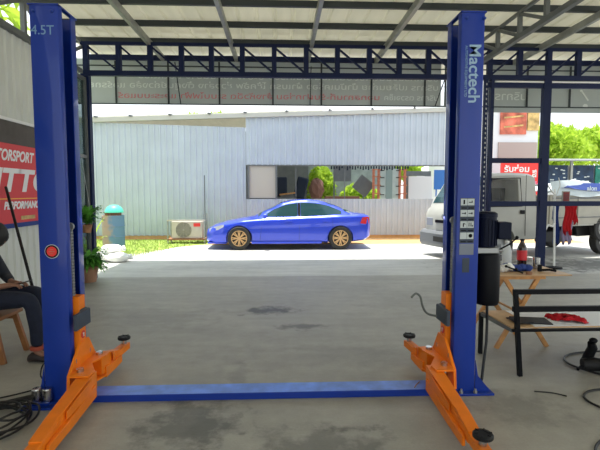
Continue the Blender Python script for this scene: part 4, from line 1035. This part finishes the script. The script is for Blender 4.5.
for s in (-1, 1):
    g = MB(); rows = [[Vector((x_, s * (interp(WID, x_) * 1.0 + .004), z)) for x_, z in ((.10, .50), (.35, .55), (.5, .63))], [Vector((x_, s * (interp(WID, x_) * .97 + .004), z)) for x_, z in ((.10, .58), (.35, .66), (.52, .70))]]
    g.grid(rows); g.build('headlamp', M['lamp'], car)
    g = MB(); rows = [[Vector((x_, s * (interp(WID, x_) + .006), z)) for x_, z in ((4.20, .72), (4.36, .70), (4.47, .70))], [Vector((x_, s * (interp(WID, x_) + .004), z)) for x_, z in ((4.26, .88), (4.38, .90), (4.47, .88))]]
    g.grid(rows); g.build('tail_lamp', M['redlamp'], car)
    for hx in (2.25, 3.28): MB().box((hx, s * (side_y(hx, .78) + .012), .78), (.20, .02, .03)).build('door_handle', M['carblue'], car, bevel=.008)
    mm = MB(); mm.ball((1.62, s * 1.0, .93), (.07, .10, .065), 14, 8); mm.bar((1.66, s * .86, .90), (1.63, s * .98, .91), .03, .03); mm.build('wing_mirror', M['carblue'], car, smooth=True)
    for xs_ in ((1.52, 1.48), (2.54, 2.54), (3.45, 3.25)):
        g = MB(); g.tube([(xs_[0], s * (side_y(xs_[0], .84) + .0), .86), (xs_[0], s * (interp(WID, xs_[0]) + .001), .62), (xs_[1], s * (interp(WID, xs_[0]) * .985 + .001), .27)], .004, 4)
        g.build('door_seam', M['navyp'], car)
    MB().bx(1.25, 3.15, *sorted((s * .80, s * .895)), .175, .25).build('side_skirt', M['carblue'], car, bevel=.015)
g = MB(); g.box((.02, 0, .38), (.05, .9, .10)); g.build('grille', M['under'], car)
MB().box((.30, 0, .19), (.5, 1.45, .05)).build('front_lip', M['carblue'], car, bevel=.015)
car.location = (-2.03, 12.98, -.01)

# ------------------------------------------------------------ truck
tr = thing('pickup_truck', 'white light truck facing left behind the right column, with dropside bed', 'truck', (0, 0, 0))
def tsec(x_):
    tp = interp([(0, .95), (.04, 1.10), (.12, 1.22), (.30, 1.50), (.62, 1.93), (.75, 1.99), (1.3, 2.02), (1.85, 2.00), (1.95, 1.95)], x_)
    w_ = interp([(0, .70), (.06, .78), (.2, .82), (2.0, .82)], x_)
    rw = interp([(0, .68), (.25, .74), (.6, .70), (2.0, .71)], x_)
    return [(0, .45), (w_ * .97, .45), (w_, .5), (w_, .95), (w_ * .995, 1.18 if tp > 1.3 else tp - .09), (rw + (.03 if tp > 1.3 else 0), tp - .07), (rw * .93, tp - .015), (0, tp)]
g = loft_body([0, .02, .05, .09, .14, .2, .26, .34, .45, .55, .62, .7, .8, 1.0, 1.2, 1.4, 1.6, 1.8, 1.9, 1.95], tsec)
cab = g.build('cab', M['truckw'], tr, smooth=True, autos=30)
for s in (-1, 1): cut_cyl(cab, (.95, s * .55, .40), (.95, s * .95, .40), .40)
def cut_mb(o, mb):
    c = mb.build('cutter', None, None, recenter=False)
    m = o.modifiers.new('cut', 'BOOLEAN'); m.object = c; m.operation = 'DIFFERENCE'; m.solver = 'EXACT'
    dg = bpy.context.evaluated_depsgraph_get(); nm = bpy.data.meshes.new_from_object(o.evaluated_get(dg))
    o.modifiers.clear(); o.data = nm; bpy.data.objects.remove(c)
cut_mb(cab, MB().prism([(.52, 1.28), (1.44, 1.28), (1.44, 1.85), (.72, 1.85)], 'y', -1.2, 1.2))
g = MB(); rows = []
for x_ in (.18, .26, .34, .45, .55, .61):
    sct = tsec(x_); tp = sct[-1][1]; rows.append([Vector((x_ - .012, .66 * k / 5, tp + .006 - .004 * abs(k))) for k in range(-5, 6)])
g.grid(rows); g.build('windscreen', M['glass'], tr)
DG, nt_g, b_g = nodes_of('clear_door_glass')
b_g.inputs['Base Color'].default_value = (.3, .3, .28, 1); b_g.inputs['Roughness'].default_value = .05
tg_ = nt_g.nodes.new('ShaderNodeBsdfTransparent'); mg_ = nt_g.nodes.new('ShaderNodeMixShader'); mg_.inputs[0].default_value = .8
nt_g.links.new(b_g.outputs[0], mg_.inputs[1]); nt_g.links.new(tg_.outputs[0], mg_.inputs[2]); nt_g.links.new(mg_.outputs[0], nt_g.nodes['Material Output'].inputs[0])
for s in (-1, 1):
    def ty(x_, z): 
        a = tsec(x_); w0, z0 = a[4]; w1, z1 = a[5]; return w0 + (w1 - w0) * (z - z0) / max(z1 - z0, .01)
    g = MB(); rows = [[Vector((x_, s * (ty(x_, z) + .008), z)) for z in (1.27, 1.5, t_)] for x_, t_ in ((.50, 1.55), (.70, 1.82), (1.1, 1.84), (1.42, 1.84))]
    g.grid(rows); g.build('door_window', DG, tr)
    g = MB(); g.tube([(.46, s * .84, 1.24), (.66, s * .79, 1.86), (1.46, s * .79, 1.88), (1.5, s * .835, 1.24), (.46, s * .84, 1.24)], .014, 6); g.build('window_seal', M['blackm'], tr)
    MB().box((1.52, s * .838, 1.10), (.13, .02, .09)).build('door_handle', M['blackm'], tr, bevel=.01)
    MB().box((.02, s * .55, .84), (.06, .26, .20)).build('headlamp', M['lamp'], tr, bevel=.02)
    if s < 0: g = MB(); g.bar((.42, s * .84, 1.40), (.34, s * 1.02, 1.42), .02, .02); g.box((.34, s * 1.05, 1.42), (.05, .13, .26)); g.build('wing_mirror', M['blackm'], tr)
    g = MB(); g.tube([(1.6, s * .828, 1.95), (1.62, s * .834, .55)], .006, 5); g.tube([(.52, s * .834, 1.22), (.50, s * .834, .75)], .006, 5); g.build('door_seam', M['under'], tr)
MB().box((1.25, -.35, 1.50), (.14, .28, .30)).build('head_rest', M['blackm'], tr)
g = MB(); g.prism([(-.05, .24), (-.10, .32), (-.09, .56), (-.02, .64), (.35, .64), (.42, .56), (.42, .30), (.36, .24)], 'y', -.84, .84); bp_ = g.build('bumper', M['truckg'], tr, bevel=.03)
g = MB(); g.box((-.105, 0, .44), (.02, .5, .12)); g.build('number_plate', M['under'], bp_)
g = MB(); g.box((-.01, 0, .86), (.04, .6, .07)); g.build('grille', M['blackm'], tr)
MB().lathe([(.06, -.03), (.06, -.01)], (0, 0, .98), 16, 'x').build('badge', M['zinc'], tr)
for s in (-1, 1): MB().tube([(.15, s * .15 - .2, 1.26), (.22, s * .15 + .15, 1.36), (.25, s * .15 + .28, 1.40)], .012, 6).build('wiper', M['blackm'], tr)
MB().bx(.3, 5.0, -.45, .45, .48, .62).build('chassis', M['under'], tr)
for z in (.70, .90, 1.10): 
    for s in (-1, 1): pass
for s in (-1, 1):
    d_ = MB().bx(2.15, 4.95, *sorted((s * .84, s * .88)), .78, 1.48).build('bed_side', M['bedc'], tr, bevel=.008)
    for x_ in (2.3, 3.2, 4.1, 4.85): MB().bx(x_ - .03, x_ + .03, *sorted((s * .88, s * .90)), .76, 1.50).build('bed_post', M['bedc'], d_)
    for x_ in (2.6, 3.6): MB().box((x_ + .2, s * .895, 1.30), (.22, .02, .05)).build('latch', M['truckg'], d_)
    MB().tube([(2.35, s * .9, .95), (4.8, s * .9, .95)], .012, 6).build('rope_rail', M['truckg'], d_)
MB().bx(2.15, 4.95, -.84, .84, .74, .79).build('bed_floor', M['truckw'], tr)
MB().bx(4.91, 4.95, -.84, .84, .78, 1.48).build('tailgate', M['truckw'], tr)
g = MB()
for y_ in (-.8, -.27, .27, .8): g.bx(2.10, 2.15, y_ - .025, y_ + .025, .7, 1.75)
for z in (1.2, 1.45, 1.72): g.bx(2.10, 2.15, -.8, .8, z - .02, z + .02)
g.build('headboard', M['truckw'], tr)
g = MB(); rows = []
for i in range(15):
    x_ = 2.3 + 2.6 * i / 14
    rows.append([Vector((x_, -.80 + 1.6 * j / 8, 1.50 + .36 * math.sin(PI * min(i + 1, 14) / 15) * (.7 + .3 * math.sin(j * .8)) + .02 * math.sin(i * 1.7 + j))) for j in range(9)])
g.grid(rows); tp_ = g.build('tarpaulin', M['tarp'], tr, smooth=True, autos=False, label='white tarpaulin with navy print over the bed')
sm = tp_.modifiers.new('t', 'SOLIDIFY'); sm.thickness = .02; sm.offset = -1
MB().bx(2.35, 4.9, -.905, -.90, 1.40, 1.43).build('edge_trim', M['truckg'], tr)
MB_s = wheel(tr, 4.12, -.80, .66, .34, .16, -1, 0, M['zinc'], 'spare_wheel', .62)
for wx in (.95, 4.22):
    for s in (-1, 1): wheel(tr, wx, s * .74, .34, .34, .2, s, 0, M['zinc'], rr=.6)
for s in (-1, 1): MB().prism([(3.55, .72), (3.6, .45), (4.4, .45), (4.45, .72)], 'y', *sorted((s * .30, s * .55))).build('suspension', M['under'], tr)
MB().bx(2.3, 3.1, -.75, -.45, .35, .62).build('fuel_tank', M['under'], tr, bevel=.03)
MB().bx(2.3, 3.2, .45, .75, .35, .62).build('battery_box', M['under'], tr, bevel=.03)
tr.location = (3.86, 10.45, 0); tr.rotation_euler = (0, 0, R(17))
# navy print on side tarp
g = MB()
for k, (x_, z, w_, h_) in enumerate(((2.75, .0, .5, .07), (3.2, .01, .5, .09), (3.6, -.01, .4, .07))): pass
# dropped cloth panel with navy swoosh hung over the bed side
P0 = Matrix.Translation(tr.location) @ Matrix.Rotation(R(17), 4, 'Z')
def TP(x_, y_, z): return P0 @ Vector((x_, y_, z))
g = MB(); g.grid([[TP(2.35 + .28 * i, -.80 - .01 * (i % 2), 1.80 + .04 * math.sin(i * .8)), TP(2.35 + .28 * i, -.93 - .015 * (i % 2), 1.46 + .03 * math.sin(i * 1.3))] for i in range(10)]); fl = g.build('tarp_flap', M['tarp'], tr, label='white flap with navy swoosh')
sm = fl.modifiers.new('t', 'SOLIDIFY'); sm.thickness = .01
g = MB(); g.grid([[TP(x_, -.855 + h_ * .35, z + h_), TP(x_, -.925 - h_ * .1, z - h_)] for x_, z, h_ in ((2.6, 1.66, .004), (2.85, 1.69, .04), (3.2, 1.69, .08), (3.7, 1.68, .10), (4.2, 1.67, .09), (4.7, 1.66, .07))]); pr_ = g.build('navy_swoosh', M['navyp'], fl)
text('lettering', 'alon', .15, M['tarp'], tr, TP(3.35, -.965, 1.60), (math.cos(R(17)), math.sin(R(17)), 0), (0, 0, 1), .004, .001, 1.3)
text('lettering', 'FA', .14, M['blackm'], tr, TP(4.35, -.905, 1.20), (math.cos(R(17)), math.sin(R(17)), 0), (0, 0, 1), .004, .001, 1.1)

# ------------------------------------------------------------ clothes stand outside, right
cs = thing('clothes_stand', 'thin white pole stand with hooked arms behind the navy rail, right', 'stand', (5.6, 8.9, 0))
MB().cyl((5.60, 8.9, .02), (5.55, 8.9, 1.62), .022, .018, 12).build('pole', M['white'], cs)
MB().lathe([(.16, 0), (.15, .03), (.03, .05)], (5.60, 8.9, 0), 20).build('base', M['blackm'], cs)
MB().tube([(5.56, 8.9, 1.50), (5.42, 8.85, 1.62), (5.34, 8.84, 1.74), (5.28, 8.84, 1.78)], .016, 8).build('arm', M['white'], cs)
MB().tube([(5.58, 8.9, .93), (5.50, 8.86, .86), (5.42, 8.86, .90), (5.36, 8.86, .80)], .02, 8).build('arm', M['white'], cs)
MB().tube([(5.56, 8.9, 1.31), (5.8, 8.92, 1.31), (6.05, 8.93, 1.30)], .012, 8).build('arm', M['white'], cs)
MB().tube([(5.57, 8.9, 1.45), (5.66, 8.9, 1.7), (5.62, 8.9, 1.85)], .008, 8).build('hook', M['white'], cs)
def cloth(label, x0, x1, y_, zt_, zb_, m, ph):
    g = MB(); rows = []
    for i in range(13):
        x_ = x0 + (x1 - x0) * i / 12
        rows.append([Vector((x_ + .02 * math.sin(j * 1.1 + ph), y_ + .022 * math.sin(i * 1.6 + ph + j * .3), zt_ - (zt_ - zb_) * j / 6 - (.05 * math.sin(i * .9 + ph) if j == 6 else 0))) for j in range(7)])
    g.grid(rows); o = g.build('hanging_cloth', m, smooth=True, autos=False); sm = o.modifiers.new('t', 'SOLIDIFY'); sm.thickness = .006
    tag(o, label, 'cloth')
cloth('red cloth hanging on the white stand, left one', 5.76, 5.94, 8.88, 1.30, .72, M['redcloth'], 0)
cloth('shorter red cloth hanging at the right end of the white stand', 5.93, 6.08, 8.96, 1.31, .92, M['redcloth'], 2)
cloth('mauve cloth hanging below the red cloths', 5.78, 6.0, 8.97, .98, .52, M['mauve'], 1)
cloth('dark blue cloth hanging close to the stand pole', 5.60, 5.72, 9.0, 1.28, .50, M['bluecloth'], 3)
nb = thing('notice_plate', 'small dark red framed notice above the hanging cloths', 'sign', (5.72, 8.8, 1.36))
MB().bx(5.64, 5.80, 8.79, 8.81, 1.36, 1.58).build('frame', M['galv'], nb)
MB().bx(5.66, 5.78, 8.782, 8.79, 1.38, 1.56).build('notice_face', M['flagmar'], nb)
g = MB()
for z in (1.42, 1.46, 1.50): g.bx(5.675, 5.765, 8.778, 8.782, z, z + .008)
g.build('notice_print', M['guard'], nb)

# ------------------------------------------------------------ street side: shop building, signs, shop row
sb = thing('shop_building', 'white building across the road with faded posters and brown shutter', 'building', (8.3, 17, 0))
MB().bx(7.3, 9.85, 17, 22, 0, 6).build('wall', M['concw'], sb)
f = MB().bx(8.35, 9.35, 16.93, 17.0, 3.75, 4.95).build('poster', M['poster_o'], sb); MB().bx(9.4, 9.85, 16.93, 17.0, 3.9, 4.95).build('poster', M['poster_y'], sb)
g = MB()
for z in (4.05, 4.4): g.box((8.85, 16.92, z), (.75, .004, .06), (0, -.1, 0))
g.build('print_lines', M['poster_y'], f)
MB().bx(8.3, 9.8, 16.94, 17.0, 2.75, 3.45).build('shutter', M['shutter'], sb)
rs = thing('street_sign', 'large red sign board with white and yellow letters behind the truck cab', 'sign', (8.6, 15.9, 0))
MB().bx(7.9, 9.35, 15.88, 15.94, .85, 2.66).build('sign_board', M['signred'], rs)
for x_ in (8.0, 9.2): MB().bx(x_, x_ + .06, 15.94, 16.0, 0, 2.6).build('post', M['galv'], rs)
text('lettering', 'รับซ่อม', .3, M['bt_w2'], rs, (8.0, 15.86, 2.28), (1, 0, 0), (0, 0, 1), .008, .002, 1.1)
text('lettering', 'สี', .32, M['white'], rs, (9.02, 15.86, 2.1), (1, 0, 0), (0, 0, 1), .01, .002, 1.0)
text('lettering', 'ฟิล์ม', .28, M['pink'], rs, (8.92, 15.86, 1.72), (1, 0, 0), (0, 0, 1), .01, .002, .8)
text('lettering', 'ด่วน', .32, M['yellow'], rs, (8.85, 15.86, 1.28), (1, 0, 0), (0, 0, 1), .012, .002, .9)
sr = thing('shop_row', 'row of low market stalls across the road with dark, green and ochre panels', 'building', (15, 24, 0))
MB().bx(12.5, 24, 24.0, 28, 0, 3.0).build('wall', M['concw'], sr)
g = MB(); g.prism([(23.0, 3.25), (28.5, 3.7), (28.5, 3.62), (23.0, 3.17)], 'x', 12.2, 24.5); g.build('roof', M['galv'], sr)
for i, (x0, x1, mm_) in enumerate(((14.3, 15.45, 'flagdark'), (15.7, 16.9, 'flagdark'), (17.0, 17.9, 'flaggreen'), (18.3, 19.2, 'flagyel'), (19.3, 20.8, 'flagmar'), (21, 22.5, 'flagdark'))):
    f = MB().bx(x0, x1, 23.7, 23.76, 1.65, 3.0).build('panel', M[mm_], sr)
    g = MB(); random.seed(20 + i)
    for _ in range(9): xx = random.uniform(x0 + .1, x1 - .2); zz = random.uniform(1.9, 2.8); g.bx(xx, xx + .12, 23.68, 23.70, zz, zz + .06)
    g.build('print', M['label'], f)
for x_ in (14.1, 15.55, 18.1, 21): MB().bx(x_, x_ + .12, 23.6, 23.7, 0, 3.3).build('post', M['galv'], sr)
for i, z in enumerate((8.2, 9.4)):
    cable('power_line', 'thin overhead power line in the sky, ' + ('lower one' if i == 0 else 'upper one'), [(6, 30, z + .5), (20, 30, z), (34, 30, z - .2), (50, 30, z)], .02, M['hose'], 'cable')
